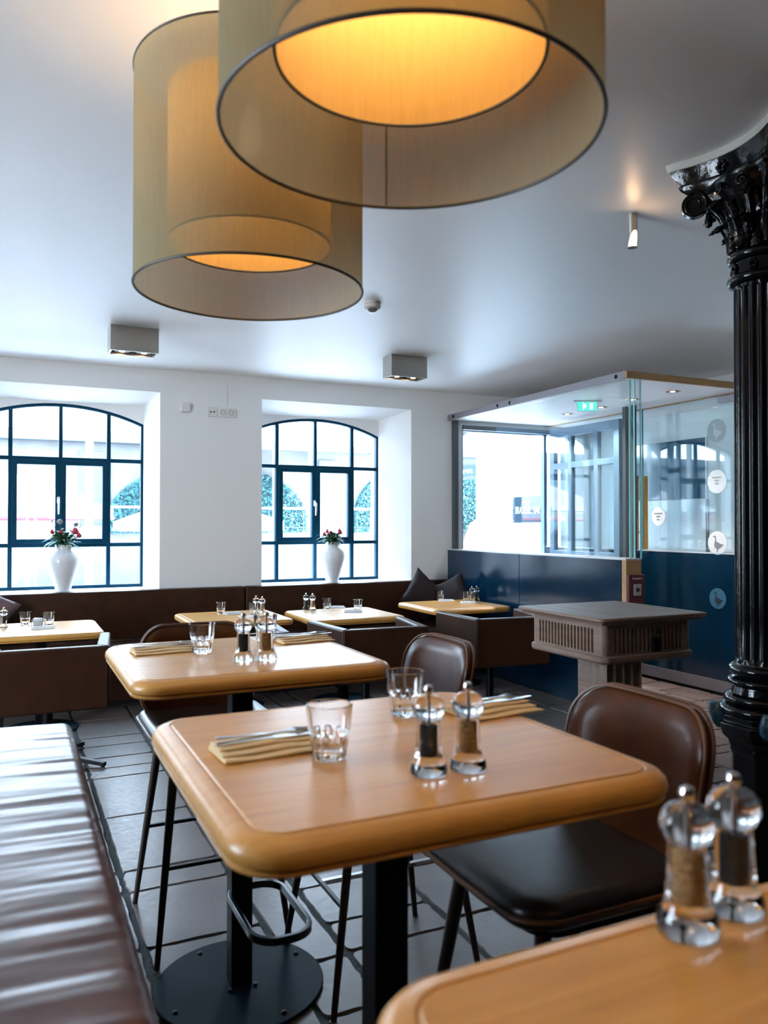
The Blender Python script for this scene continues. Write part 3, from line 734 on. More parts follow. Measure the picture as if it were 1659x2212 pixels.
# ================================================================== BANQUETTE
so = thing('banquette_sofa', (0, WY - .003, 0), 0, 'long brown leather banquette running under the windows', 'banquette')
xs = [-3.28, -1.8, 1.953, 4.135]
for a, b in zip(xs, xs[1:]):
    w = b - a - .006
    pf = [(.012, 0), (.003, .006), (0, .02), (0, .09), (.004, .104), (.02, .112)]
    m = MB().rr(w, .42, .018, pf, (0, 0, 0), 4)
    m.xf(Matrix.Translation(((a + b) / 2, 0, .66)) @ Matrix.Rotation(R(90), 4, 'X')).build('backrest', M['lead'], so)
    m = MB().rr(w, .70, .03, [(.012, 0), (.002, .01), (0, .03), (0, .10), (.006, .118), (.03, .126)], (0, 0, 0), 4)
    m.xf(Matrix.Translation(((a + b) / 2, -.46, .325))).build('seat_cushion', M['lead'], so)
MB().box(-3.28, 4.135, -.74, -.003, .06, .325).build('base', M['lead'], so, smooth=0)
MB().box(-3.28, 4.135, -.68, -.01, 0, .06).build('plinth', M['dark'], so, smooth=0)

def cushion(loc, rx, ry, rz, size, mat, label, group=None):
    m = MB(); n = 16; rnd = random.Random(int(loc[0] * 100))
    for side in (1, -1):
        g_ = []
        for i in range(n + 1):
            row = []
            for j in range(n + 1):
                u, v = i / n * 2 - 1, j / n * 2 - 1
                k = (1 - abs(u) ** 3) * (1 - abs(v) ** 3); pinch = 1 - .10 * (1 - abs(v) ** 1.5) * (abs(u) ** 4) ; pinch2 = 1 - .10 * (1 - abs(u) ** 1.5) * (abs(v) ** 4)
                h_ = side * (k ** .5) * size * .15 + noise.noise(Vector((u * 2.2 + loc[0], v * 2.2, side))) * .012 * min(1, k * 4)
                row.append(m.b.verts.new((u * size / 2 * pinch, h_, v * size / 2 * pinch2)))
            g_.append(row)
        for i in range(n):
            for j in range(n): m.b.faces.new((g_[i][j], g_[i + 1][j], g_[i + 1][j + 1], g_[i][j + 1]))
    bmesh.ops.remove_doubles(m.b, verts=m.b.verts, dist=.0005)
    o = m.build('cushion', mat, smooth=80); o.location = loc; o.rotation_euler = (rx, ry, rz)
    return T(o, label, 'cushion', group)
cushion((3.72, 7.0, .735), R(-8), R(38), R(4), .40, M['cush'], 'dark plum cushion standing on its corner at the right end of the banquette', None)
cushion((3.97, 6.84, .715), R(-6), R(-26), R(-62), .40, M['cush'], 'dark plum cushion leaning against the navy low wall, right of another')
cushion((-.235, 6.965, .725), R(-8), R(32), R(4), .46, M['cushl'], 'mauve brown cushion on the banquette at the left frame edge')

# ================================================================== TABLES
TH = .048
TOPP = [(.03, -TH), (.010, -TH), (.004, -.044), (.004, -.041), (.008, -.038), (.001, -.033), (0, -.026), (.003, -.015), (.010, -.007), (.022, -.002), (.034, -.0008), (.0365, -.0025), (.0385, -.0025), (.041, 0)]
def tabletop(w, r, parent, z=0):
    m = MB(); m.rr(w, w, r, TOPP, (0, 0, z), 10)
    return m.build('tabletop', M['oak'], parent, smooth=30)
def mk_high():
    t = thing('high_table', cat='table'); z = 1.036
    tabletop(.75, .085, t, z)
    MB().box(-.033, .033, -.033, .033, .012, z - TH - .008).build('column', M['black'], t, smooth=0, bevel=.004)
    MB().box(-.16, .16, -.16, .16, z - TH - .008, z - TH).build('mounting_plate', M['black'], t, smooth=0)
    MB().lathe([(.262, 0), (.262, .008), (.259, .011), (.02, .012)], 96).build('base_plate', M['disc'], t)
    for a in (20, 110, 200, 290): MB().lathe([(.008, .0115), (.008, .014), (.005, .016)], 12, (.225 * math.cos(R(a)), .225 * math.sin(R(a)), 0)).build('bolt', M['black'], t)
    for sx in (-.04, .04): MB().lathe([(.007, .0115), (.007, .018)], 10, (sx, -.04, 0)).build('bolt', M['black'], t)
    f = MB(); pts = [(x + .04, y - .175, .30) for x, y in rrect(.17, .36, .07, 6)]
    f.tube(pts, 0, closed=True, sect=[(-.007, -.011), (.007, -.011), (.007, .011), (-.007, .011)])
    f.build('footrest', plain('footrest_steel', (.02, .035, .045), .2, metal=.6, coat=.5), t, smooth=40, bevel=.002)
    return t
HT = Proto(mk_high)
T1 = (.63, 1.335); T2 = (.655, 2.455); T3 = (.64, .275)
HT.put((T2[0], T2[1], 0), 0, 'square high wooden table, second row back, under the left pendant', 'high tables')
HT.put((T1[0], T1[1], 0), 0, 'square high wooden table in the middle of the foreground', 'high tables')
HT.put((T3[0], T3[1], 0), 0, 'high wooden table cut by the bottom right corner of the frame', 'high tables')
def mk_low():
    t = thing('dining_table', cat='table'); z = .712
    tabletop(.79, .07, t, z)
    MB().box(-.035, .035, -.035, .035, .012, z - TH - .008).build('column', M['black'], t, smooth=0, bevel=.004)
    MB().box(-.16, .16, -.16, .16, z - TH - .008, z - TH).build('mounting_plate', M['black'], t, smooth=0)
    MB().lathe([(.25, 0), (.25, .008), (.24, .012), (.02, .012)], 64).build('base_plate', M['disc'], t)
    return t
LT = Proto(mk_low); LZ = .7125
LOWT = [(.195, 6.09), (1.60, 6.24), (2.475, 6.05), (3.665, 6.30)]
for (x, y), l in zip(LOWT, ('low wooden table by the banquette at the left frame edge', 'low wooden table by the banquette, behind the second high table', 'low wooden table by the banquette below the right window', 'low wooden table by the banquette nearest the navy low wall')):
    LT.put((x, y, 0), 0, l, 'low tables along the banquette')

# ------------------------------------------------------------------ high chairs (local: faces -Y, back at +Y)
def mk_chair():
    t = thing('high_chair', cat='chair')
    zs = .745
    def bend(p):
        # local pad: x width, y -> height, z -> thickness ; curved about the vertical
        x, h, th = p
        return p
    def padloops(w, h, r, t_, n=8, m=8):
        prof = [(.10, -t_ * .5), (.05, -t_ * .5), (.012, -t_ * .42), (.002, -t_ * .22), (0, 0), (.002, t_ * .22), (.012, t_ * .42), (.05, t_ * .5), (.10, t_ * .54), (.16, t_ * .56)]
        mb = MB(); mb.rr(w, h, r, prof, (0, 0, 0), n, m); return mb
    # seat
    s_ = padloops(.46, .47, .085, .055)
    s_.deform(lambda p: (p.x, p.y, p.z + .10 * p.x ** 2 - .12 * max(0, -p.y - .14) ** 1.5 + zs - .03))
    s_.build('seat', M['leas'], t, smooth=60)
    pts = [(x, y, zs - .03 + .10 * x * x - .12 * max(0, -y - .14) ** 1.5) for x, y in rrect(.466, .476, .088, 10, 10)]
    MB().tube(pts, .0055, 8, True).build('seat_piping', M['pipe'], t)
    MB().rr(.36, .36, .06, [(0, 0), (0, .018)], (0, 0, zs - .085), 5).build('seat_plate', M['black'], t, smooth=30)
    # backrest
    bh = .34
    def bk(p):
        x, u, th = p.x, p.y, p.z
        return (x * (1 - .02 * (u / bh)), .195 - .35 * x * x - 8 * x ** 4 + th + .21 * (u + bh / 2), zs - .035 + (u + bh / 2) * .985)
    b_ = padloops(.43, bh, .095, .045, 10, 10)
    b_.b.verts.ensure_lookup_table()
    b_.deform(lambda p: bk(Vector((p.x, p.y, p.z))))
    b_.build('backrest', M['lea'], t, smooth=60)
    for sgn in (1, -1):
        pts = [bk(Vector((x, y, sgn * .012))) for x, y in rrect(.436, bh + .006, .098, 10, 10)]
        MB().tube(pts, .004, 8, True).build('back_piping', M['pipe'], t)
    # legs, splayed and tapered
    F = {}
    for sx in (-1, 1):
        for sy in (-1, 1):
            top = Vector((sx * .15, sy * .15 + (0.0), zs - .08)); ft = Vector((sx * .225, sy * .25, .0))
            MB().tube([ft, top], [.0095, .017], 14).build('leg', M['legw'], t)
            F[(sx, sy)] = lambda z, a=ft, b=top: a + (b - a) * (z / b.z)
    zz = .30
    for sy in (-1, 1):
        MB().tube([F[(-1, sy)](zz), F[(1, sy)](zz)], 0, sect=[(-.006, -.006), (.006, -.006), (.006, .006), (-.006, .006)]).build('stretcher', M['black'], t, smooth=0)
    m = (F[(-1, -1)](zz) + F[(1, -1)](zz)) / 2; m2 = (F[(-1, 1)](zz) + F[(1, 1)](zz)) / 2
    MB().tube([m, m2], 0, sect=[(-.008, -.006), (.008, -.006), (.008, .006), (-.008, .006)]).build('footrest_bar', M['chrome'], t, smooth=0)
    return t
HC = Proto(mk_chair)
HC.put((.66, 2.90, 0), 0, 'brown leather high chair behind the second table, facing the camera', 'brown leather high chairs')
HC.put((1.105, 2.385, 0), R(-90), 'brown leather high chair right of the second table, bright reflection on its back', 'brown leather high chairs')
HC.put((1.075, 1.40, 0), R(-90), 'brown leather high chair at the right of the foreground table', 'brown leather high chairs')

# ------------------------------------------------------------------ club chairs (back towards camera)
def mk_club():
    t = thing('club_armchair', cat='armchair')
    z0, z1 = .385, .745; th = .065; w = .31; L = .60; fl = .07
    out = [(-w - fl, L), (-w, 0), (w, 0), (w + fl, L), (w + fl - th, L), (w - th, th), (-w + th, th), (-w - fl + th, L)]
    def part(poly, name):
        m = MB(); m.loft([[(x, y, z0) for x, y in poly], [(x, y, z1) for x, y in poly]]); m.build(name, M['lead'], t, smooth=30, bevel=.012)
    part([out[1], out[2], out[5], out[6]], 'backrest')
    part([out[0], out[1], out[6], out[7]], 'armrest'); part([out[2], out[3], out[4], out[5]], 'armrest')
    m = MB(); pl = [(-w + th, th), (w - th, th), (w + fl - th, L - .01), (-w - fl + th, L - .01)]
    m.loft([[(x, y, z0 + .002) for x, y in pl], [(x, y, .50) for x, y in pl]]); m.build('seat_cushion', M['lead'], t, smooth=30, bevel=.02)
    MB().lathe([(.03, .05), (.03, z0)], 24, (0, .40, 0)).build('pedestal', M['black'], t)
    for k in range(4):
        a = R(-36 + 90 * k); c, s_ = math.cos(a), math.sin(a)
        mm = Matrix.Translation((0, .40, 0)) @ Matrix.Rotation(a, 4, 'Z')
        b = MB(); b.loft([[mm @ Vector(p) for p in ((.02, -.022, .045), (.02, .022, .045), (.02, .022, .075), (.02, -.022, .075))], [mm @ Vector(p) for p in ((.38, -.016, .008), (.38, .016, .008), (.38, .016, .030), (.38, -.016, .030))]])
        lg = b.build('base_leg', M['black'], t, smooth=0, bevel=.003)
        MB().lathe([(.012, 0), (.012, .009)], 12, tuple(mm @ Vector((.365, 0, 0)))).build('glide', M['dark'], lg)
    return t
CC = Proto(mk_club)
CC.put((.205, 4.80, 0), 0, 'boxy brown leather club armchair at the left, its back to the camera', 'club armchairs')
CC.put((1.33, 4.90, 0), R(0), 'boxy brown leather club armchair mostly hidden by the second high table', 'club armchairs')
CC.put((2.28, 4.80, 0), R(-3), 'boxy brown leather club armchair facing the low table below the right window', 'club armchairs')
CC.put((3.39, 4.93, 0), R(-6), 'boxy brown leather club armchair behind the fluted side stand', 'club armchairs')

# ------------------------------------------------------------------ near bench
def bench():
    t = thing('high_bench', (0, 0, 0), 0, 'padded brown leather high bench running along the left foreground', 'bench')
    x0, x1, y0, y1, zt, zb = -.46, .197, -2.0, 3.0, .752, .662
    sec = []; r = .035
    for i in range(7): a = R(-90 + 90 * i / 6); sec.append((x1 - r * .6 + r * .6 * math.cos(a), zb + r * .6 + r * .6 * math.sin(a)))
    for i in range(9): a = R(90 * i / 8); sec.append((x1 - r + r * math.cos(a), zt - r + r * math.sin(a)))
    nx = 26
    for i in range(1, nx): sec.append((x1 - r - (x1 - x0 - 2 * r) * i / nx, zt))
    for i in range(9): a = R(90 + 90 * i / 8); sec.append((x0 + r + r * math.cos(a), zt - r + r * math.sin(a)))
    sec += [(x0, zb + .02), (x0 + .02, zb)]
    m = MB(); loops = []; N_ = 520
    cz = (zt + zb) / 2
    for k in range(N_ + 1):
        y = y0 + (y1 - y0) * k / N_; l = []
        e_ = max(0, (y - (y1 - .045)) / .045); sh = 1 - math.sqrt(max(0, 1 - e_ * e_)) if e_ > 0 else 0
        for (x, z) in sec:
            tp = max(0, min(1, (z - zb - .03) / .05))
            edge = math.exp(-((x - (x1 - .05)) / .16) ** 2) + .35
            n1 = noise.noise(Vector((x * 1.6 + .25 * math.sin(y * 7), y * 17, .3))) ; n2 = noise.noise(Vector((x * 3.5, y * 42, 4.1)))
            dz = tp * (.0042 * edge * n1 + .0016 * edge * n2 + .007 * math.sin(PI * (x - x0) / (x1 - x0)))
            cx = (x0 + x1) / 2
            l.append((x + (cx - x) * sh * .08, y - 0.0, z + dz - (z - cz) * sh * .45))
        loops.append(l)
    m.loft(loops); m.build('seat_cushion', M['leab'], t, smooth=80)
    MB().tube([(x1 + .001, y0, zb + .004), (x1 + .001, y1 - .04, zb + .004), (x1 - .02, y1 - .002, zb + .004), (x1 - .06, y1, zb + .004), (x0, y1, zb + .004)], .006, 8).build('piping', plain('bench_piping', (.10, .05, .045), .3), t)
    MB().box(x0, x1 - .12, y0, y1 - .08, 0, zb - .001).build('base', M['legw'], t, smooth=0)
    MB().rr(.09, y1 - y0, .03, [(0, 0), (0, .42), (.015, .45)], (x0 - .05, (y0 + y1) / 2, zb), 6).build('backrest', M['leab'], t)
bench()

# ------------------------------------------------------------------ fluted side stand
def slots(w, h, n, y0, y1, axis, sw=.017):
    hs = []; zb, zt = .022, h - .022; pitch = (w - .06) / n
    for k in range(n):
        c = .03 + pitch * (k + .5) - w / 2; r = sw / 2
        pts = [(c + r * math.cos(R(a)), zt - r + r * math.sin(R(a))) for a in range(0, 181, 30)] + [(c + r * math.cos(R(a)), zb + r + r * math.sin(R(a))) for a in range(180, 361, 30)]
        hs.append(pts)
    m = MB(); m.plate([(-w / 2, 0), (w / 2, 0), (w / 2, h), (-w / 2, h)], hs, y0, y1, axis); return m
st = thing('service_stand', (2.885, 3.315, 0), 0, 'square weathered wooden service stand with slotted apron on a fluted post', 'stand')
zt = .99; W = .70
m = MB().rr(W, W, .03, [(.05, -.040), (.028, -.036), (.018, -.022), (.004, -.018), (0, -.014), (0, -.004), (.005, 0)], (0, 0, zt), 5); m.build('tabletop', M['oakd'], st, smooth=30)
a_ = .58; ah = .165; az = zt - .04 - ah
MB().rr(a_ - .03, a_ - .03, .03, [(0, 0), (0, ah)], (0, 0, az), 4).build('apron_core', wood('apron_core', (.62, .46, .34), (.50, .36, .26), .5, 0, 'z'), st)
for nm, ax, s_ in (('x-', 'x', -1), ('x+', 'x', 1), ('y-', 'y', -1), ('y+', 'y', 1)):
    p0, p1 = (-a_ / 2, -a_ / 2 + .013) if s_ < 0 else (a_ / 2 - .013, a_ / 2)
    m = slots(a_ - .07, ah, 17, p0, p1, ax); m.xf(Matrix.Translation((0, 0, az))); m.build('slotted_panel', M['oakd'], st, smooth=0)
for sx in (-1, 1):
    for sy in (-1, 1):
        MB().lathe([(.034, 0), (.034, ah)], 20, (sx * (a_ / 2 - .034), sy * (a_ / 2 - .034), az)).build('corner_post', M['oakd'], st)
MB().rr(a_ + .03, a_ + .03, .05, [(.03, -.028), (.008, -.022), (0, -.012), (0, .008), (.008, .014), (.02, .016)], (0, 0, az - .002), 6).build('lower_moulding', M['oakd'], st, smooth=30)
MB().box(.02, .075, -a_ / 2 - .012, -a_ / 2, az + .02, az + .09).build('socket_box', M['black'], st, smooth=0, bevel=.002)
MB().lathe([(.014, 0), (.014, .01)], 16).xf(Matrix.Translation((.055, -a_ / 2, az + .118)) @ Matrix.Rotation(R(90), 4, 'X')).build('knob', M['dark'], st)
pl = []
pw = .115
for side in range(4):
    ang = side * PI / 2
    for k in range(28):
        u = -1 + 2 * k / 28; ph = (k % 7) / 7
        d_ = pw - (.010 * math.sin(PI * ph) if 0 < k < 28 else 0)
        x, y = d_, u * pw
        pl.append((x * math.cos(ang) - y * math.sin(ang), x * math.sin(ang) + y * math.cos(ang)))
m = MB(); m.loft([[(x, y, .10) for x, y in pl], [(x, y, az - .03) for x, y in pl]]); m.build('fluted_post', M['oakd'], st, smooth=25)
MB().rr(.40, .40, .02, [(0, 0), (0, .06), (.03, .085), (.06, .10)], (0, 0, 0), 4).build('foot', M['oakd'], st, smooth=30)

# ================================================================== IRON COLUMN
def column():
    t = thing('iron_column', (2.52, 2.05, 0), 0, 'black cast iron column with fluted shaft and leafy capital at the right', 'column')
    nf = 20; seg = nf * 8
    fl = lambda a, k, z: 1 - .085 * abs(math.sin(nf * a / 2)) ** 1.4 if .0 < k < 99 else 1
    sh = MB(); pr = [(.104, .93), (.104, .945)] + [(.104 - .004 * i / 10, .95 + 1.36 * i / 10) for i in range(11)] + [(.100, 2.315), (.100, 2.33)]
    nk = len(pr)
    sh.lathe(pr, seg, mod=lambda a, k, z: 1 if k in (0, nk - 1) else (1 - (.10 * (1 - abs(math.cos(nf * a / 2)) ** 3)) * (0.5 if k in (1, nk - 2) else 1)))
    sh.build('shaft', M['ironw'], t, smooth=40)
    def ring(r, z, h): return [(r - h / 2 + (h / 2) * math.cos(R(a)), z + (h / 2) * math.sin(R(a))) for a in range(-90, 91, 18)]
    b = MB(); b.lathe([(.115, .745)] + ring(.165, .762, .034) + [(.135, .785)] + ring(.145, .80, .03) + [(.118, .82), (.112, .845)] + ring(.132, .862, .026) + [(.112, .88)] + ring(.128, .905, .04) + [(.106, .93)], 72)
    b.build('base_rings', M['iron'], t, smooth=40)
    # octagonal pedestal
    o8 = lambda r, z: [(r * math.cos(R(22.5 + 45 * i)), r * math.sin(R(22.5 + 45 * i)), z) for i in range(8)]
    pd = MB(); pd.loft([o8(r, z) for r, z in ((.19, 0), (.19, .05), (.165, .07), (.15, .10), (.128, .12), (.125, .40), (.125, .60), (.135, .615), (.132, .63), (.145, .655), (.165, .675), (.172, .70), (.172, .715), (.160, .72), (.160, .745))])
    pd.build('pedestal', M['iron'], t, smooth=20, bevel=.004)
    for k in range(4):
        a = R(45 + 90 * k + 0); mm = Matrix.Rotation(a, 4, 'Z') @ Matrix.Translation((.165, 0, .735))
        l = MB(); l.rr(.06, .075, .015, [(.012, -.05), (.002, -.03), (0, 0), (.004, .03), (.014, .04)], (0, 0, 0), 4, 4)
        l.deform(lambda p: (p.x + .012 * p.z / .04, p.y * (1 + .10 * math.sin(p.z * 160)), p.z)); l.xf(mm)
        l.build('corner_leaf', plain('worn_blue_leaf', (.02, .075, .11), .35, coat=.4, var=.7, vscale=60, bump=.9, bscale=60), t, smooth=50)
    # neck rings
    b = MB(); b.lathe([(.100, 2.325)] + ring(.124, 2.345, .034) + [(.104, 2.366), (.103, 2.41)] + ring(.124, 2.430, .036) + [(.104, 2.452)], 72)
    b.build('neck_rings', M['iron'], t, smooth=40)
    ros = MB()
    for k in range(8):
        a = R(22 + 45 * k)
        for q in range(6):
            b_ = q * PI / 3
            ros.lathe([(.001, -.008), (.007, -.004), (.008, 0), (.005, .006), (.001, .008)], 8, (.107 * math.cos(a + math.cos(b_) * .11), .107 * math.sin(a + math.cos(b_) * .11), 2.388 + .012 * math.sin(b_)))
        ros.lathe([(.001, -.007), (.007, 0), (.001, .007)], 8, (.113 * math.cos(a), .113 * math.sin(a), 2.388))
    ros.build('rosette_band', M['ironw'], t, smooth=60)
    # bell
    be = MB(); be.lathe([(.098, 2.45), (.100, 2.50), (.106, 2.56), (.120, 2.62), (.148, 2.67), (.178, 2.70), (.18, 2.715)], 64)
    be.build('bell', M['ironw'], t, smooth=50)
    # acanthus leaves
    def leaf(a0, z0, h, out, w, r0):
        l = MB(); nu, nv = 14, 12; g_ = []
        for i in range(nu + 1):
            u = i / nu
            cu = out * (u ** 2.6) ; zz = z0 + h * (u if u < .86 else .86 + (u - .86) * (.86 - u) * 9)
            if u > .86: cu += .02 * (u - .86) / .14
            wd = w * (.55 + .65 * math.sin(PI * min(1, u * .9 + .08))) * (1 + .16 * math.sin(u * 34))
            if u > .9: wd *= .65
            row = []
            for j in range(nv + 1):
                v = j / nv * 2 - 1
                rr_ = r0 + cu + .012 * (1 - v * v) + .006 * math.cos(v * 9) - .012 * v * v * u
                an = a0 + v * wd / r0
                row.append(l.b.verts.new((rr_ * math.cos(an), rr_ * math.sin(an), zz + .012 * abs(v) * u)))
            g_.append(row)
        for i in range(nu):
            for j in range(nv): l.b.faces.new((g_[i][j], g_[i + 1][j], g_[i + 1][j + 1], g_[i][j + 1]))
        o = l.build('acanthus_leaf', M['iron'], t, smooth=60, recalc=False)
        md = o.modifiers.new('s', 'SOLIDIFY'); md.thickness = .006; md.offset = 0
    for k in range(8): leaf(R(45 * k), 2.455, .12, .045, .032, .102)
    for k in range(8): leaf(R(45 * k + 22.5), 2.50, .155, .075, .030, .104)
    # volutes
    def spiral(c, a, r0, turns, thick):
        pts = []; rs = []
        for i in range(44):
            u = i / 43; rr_ = r0 * (1 - .86 * u); th_ = turns * 2 * PI * u + R(70)
            x = rr_ * math.cos(th_); z = rr_ * math.sin(th_)
            pts.append((c[0] + x * math.cos(a), c[1] + x * math.sin(a), c[2] + z)); rs.append(thick * (1 - .55 * u))
        return pts, rs
    for k in range(4):
        a = R(45 + 90 * k); vo = MB(); cr = .235
        c_ = (cr * math.cos(a), cr * math.sin(a), 2.655)
        for off in (-.014, .0, .014):
            cc = (c_[0] - off * math.sin(a), c_[1] + off * math.cos(a), c_[2])
            p_, r_ = spiral(cc, a, .050, 1.9, .0095); vo.tube(p_, r_, 8)
        vo.lathe([(.001, -.02), (.046, -.016), (.046, .016), (.001, .02)], 24)
        # move disc just made: last verts -> orient across the diagonal
        vo.b.verts.ensure_lookup_table(); nn = 24 * 4
        mm = Matrix.Translation(c_) @ Matrix.Rotation(a, 4, 'Z') @ Matrix.Rotation(R(90), 4, 'X')
        for v in list(vo.b.verts)[-nn:]: v.co = mm @ v.co
        # stem up from the bell
        vo.tube([(.11 * math.cos(a), .11 * math.sin(a), 2.53), (.14 * math.cos(a), .14 * math.sin(a), 2.60), (.185 * math.cos(a), .185 * math.sin(a), 2.655), (.225 * math.cos(a), .225 * math.sin(a), 2.70)], [.014, .017, .02, .022], 10)
        vo.build('volute', M['iron'], t, smooth=50)
        # hanging bud under the volute
        MB().lathe([(.001, -.03), (.012, -.024), (.016, -.01), (.012, .006), (.008, .03)], 14, (.185 * math.cos(a), .185 * math.sin(a), 2.595)).build('bud', M['iron'], t)
    # inner small scrolls
    for k in range(4):
        for sg in (-1, 1):
            a = R(90 * k + sg * 17); s_ = MB(); p_, r_ = spiral((.175 * math.cos(a), .175 * math.sin(a), 2.675), a + R(90) * sg, .022, 1.4, .006); s_.tube(p_, r_, 8)
            s_.build('scroll', M['iron'], t, smooth=60)
        a = R(90 * k); f_ = MB()
        for q in range(6):
            b_ = q * PI / 3; f_.lathe([(.001, -.012), (.011, -.004), (.012, .004), (.001, .012)], 8, (.205 * math.cos(a) - math.sin(a) * .016 * math.cos(b_), .205 * math.sin(a) + math.cos(a) * .016 * math.cos(b_), 2.735 + .016 * math.sin(b_)))
        f_.build('fleuron', M['ironw'], t, smooth=60)
    # concave abacus
    def aba(s_, dip, z):
        pts = []
        for side in range(4):
            an = side * PI / 2
            for i in range(14):
                u = -1 + 2 * i / 14; y = u * s_; x = s_ - dip * (1 - u * u)
                if i == 0: x -= .012; 
                pts.append((x * math.cos(an) - y * math.sin(an), x * math.sin(an) + y * math.cos(an), z))
        return pts
    ab = MB(); ab.loft([aba(s_, d_, z) for s_, d_, z in ((.17, .05, 2.69), (.190, .06, 2.705), (.205, .065, 2.72), (.212, .07, 2.735), (.206, .07, 2.745), (.216, .075, 2.76), (.230, .08, 2.785), (.234, .08, 2.80))])
    ab.build('abacus', M['iron'], t, smooth=25)
    pl_ = MB(); pl_.loft([aba(.240, .082, 2.8005), aba(.246, .084, 2.8295)]); pl_.build('plaster_cap', plain('plaster_cap', (.55, .53, .48), .9, bump=.8, bscale=40), t, smooth=20)
column()

# ================================================================== TABLEWARE
def mk_tumbler():
    n = 60; nf = 10
    def fac(a, k, z):
        if k in (1, 2, 3, 4):
            return 1 - (.085 if k in (2, 3) else .06) * abs(math.cos(nf * a / 2)) ** 2.2
        return 1
    prof = [(.020, 0), (.0275, .001), (.0300, .006), (.0325, .026), (.0345, .044), (.0352, .047), (.0368, .052), (.0395, .080), (.0405, .0925), (.0395, .0935), (.0385, .0925), (.0370, .078), (.0340, .050), (.0305, .030), (.0270, .016), (.020, .0125), (.001, .012)]
    m = MB(); m.lathe(prof, 120, mod=fac)
    t = m.build('tumbler', M['glass'], smooth=28); T(t, cat='glass'); return t
TM = Proto(mk_tumbler)
def mk_mill(fill):
    def f():
        t = thing('pepper_mill' if fill == 'pepper' else 'spice_mill', cat='mill')
        MB().lathe([(.022, 0), (.0285, .0005), (.0305, .004), (.0305, .010), (.028, .019), (.0235, .026), (.0215, .034), (.0200, .055), (.0190, .082), (.0185, .086), (.001, .0865)], 48).build('body', M['acryl'], t, smooth=50)
        MB().lathe([(.0080, .028), (.0098, .031), (.0098, .078), (.0090, .080)], 32).build('contents', M[fill], t)
        MB().lathe([(.001, .0875), (.016, .0875), (.0215, .0905), (.0262, .099), (.0270, .107), (.0250, .116), (.0200, .1225), (.012, .1265), (.001, .127)], 48, mod=lambda a, k, z: 1 - .03 * abs(math.sin(4 * a)) if 2 < k < 6 else 1).build('head', M['acryl'], t, smooth=50)
        MB().tube([(0, 0, .080), (0, 0, .0870), (0, 0, .129)], .0021, 10).build('spindle', M['greysteel'], t)
        MB().lathe([(.004, .1275), (.0055, .129), (.0078, .1335), (.0080, .137), (.0062, .1415), (.002, .144)], 24).build('knob', M['chrome'], t)
        return t
    return f
PM = Proto(mk_mill('pepper')); SM = Proto(mk_mill('salt'))
def mk_napkin(w, d, mat, nm='folded_napkin'):
    def f():
        t = thing(nm, cat='napkin')
        for k in range(3):
            m = MB(); h = .0052; z = k * .0054; dd = d * (1 - .20 * k); r_ = .0032
            m.rr(w * (1 - .02 * k), dd, .004, [(.0035, .0002), (.001, .0015), (0, h * .5), (.001, h - .001), (.0035, h), (.02, h + .0005)], (0, 0, 0), 3, 12)
            m.deform(lambda p: (p.x, p.y + .10 * d * k, p.z + z + .0012 * math.sin(p.x * 46 + k) * (p.z / h)))
            m.build('fold', mat, t, smooth=50)
        return t
    return f
NP = Proto(mk_napkin(.195, .105, M['cloth'])); NS = Proto(mk_napkin(.15, .075, M['clothw']))
def mk_fork():
    m = MB()
    pts = [(-.098, .0062), (-.06, .0048), (0, .0032), (.03, .003), (.045, .008), (.055, .0115)]
    for (a, b), (c, d_) in zip(pts, pts[1:]):
        za = .0025 + .004 * (abs(a) / .1) ** 2; zc_ = .0025 + .004 * (abs(c) / .1) ** 2
        m.loft([[(a, -b, za), (a, b, za), (a, b, za + .0022), (a, -b, za + .0022)], [(c, -d_, zc_), (c, d_, zc_), (c, d_, zc_ + .0022), (c, -d_, zc_ + .0022)]])
    for q in (-.0095, -.0032, .0032, .0095): m.tube([(.053, q, .006), (.075, q, .0035), (.098, q, .0045)], [.0018, .0016, .0008], 6)
    return T(m.build('fork', M['chrome'], smooth=30), cat='fork')
def mk_knife():
    m = MB()
    for (a, b, c, d_) in ((-.105, .0058, -.06, .0065), (-.06, .0065, .0, .0042), (.0, .0042, .01, .009), (.01, .009, .075, .0095), (.075, .0095, .105, .003)):
        m.loft([[(a, -b, 0), (a, b, 0), (a, b, .0028), (a, -b, .0028)], [(c, -d_, 0), (c, d_, 0), (c, d_, .0026), (c, -d_, .0026)]])
    return T(m.build('knife', M['chrome'], smooth=30), cat='knife')
FK = Proto(mk_fork); KN = Proto(mk_knife)
Z1 = 1.0365
G = 'faceted glass tumblers'
TM.put((.500, 1.285, Z1), 0, 'tumbler at the left on the foreground table, beside the cutlery napkin', G)
TM.put((.758, 1.505, Z1), .3, 'tumbler toward the back of the foreground table, behind the mills', G)
TM.put((.545, 2.500, Z1), .2, 'tumbler left of the mills on the second high table', G)
TM.put((.795, 2.650, Z1), .5, 'tumbler behind the mills on the second high table', G)
PM.put((.614, 1.135, Z1), 0, 'clear pepper mill with black peppercorns on the foreground table', 'pepper mills')
SM.put((.684, 1.128, Z1), 0, 'clear mill with tan spice on the foreground table', 'spice mills')
PM.put((.622, 2.298, Z1), 0, 'clear pepper mill with black peppercorns on the second high table', 'pepper mills')
SM.put((.690, 2.290, Z1), 0, 'clear mill with tan spice on the second high table', 'spice mills')
SM.put((.610, .588, Z1), 0, 'large blurred mill with tan spice at the bottom right corner', 'spice mills')
PM.put((.688, .600, Z1), 0, 'large blurred pepper mill with black corns at the right frame edge', 'pepper mills')
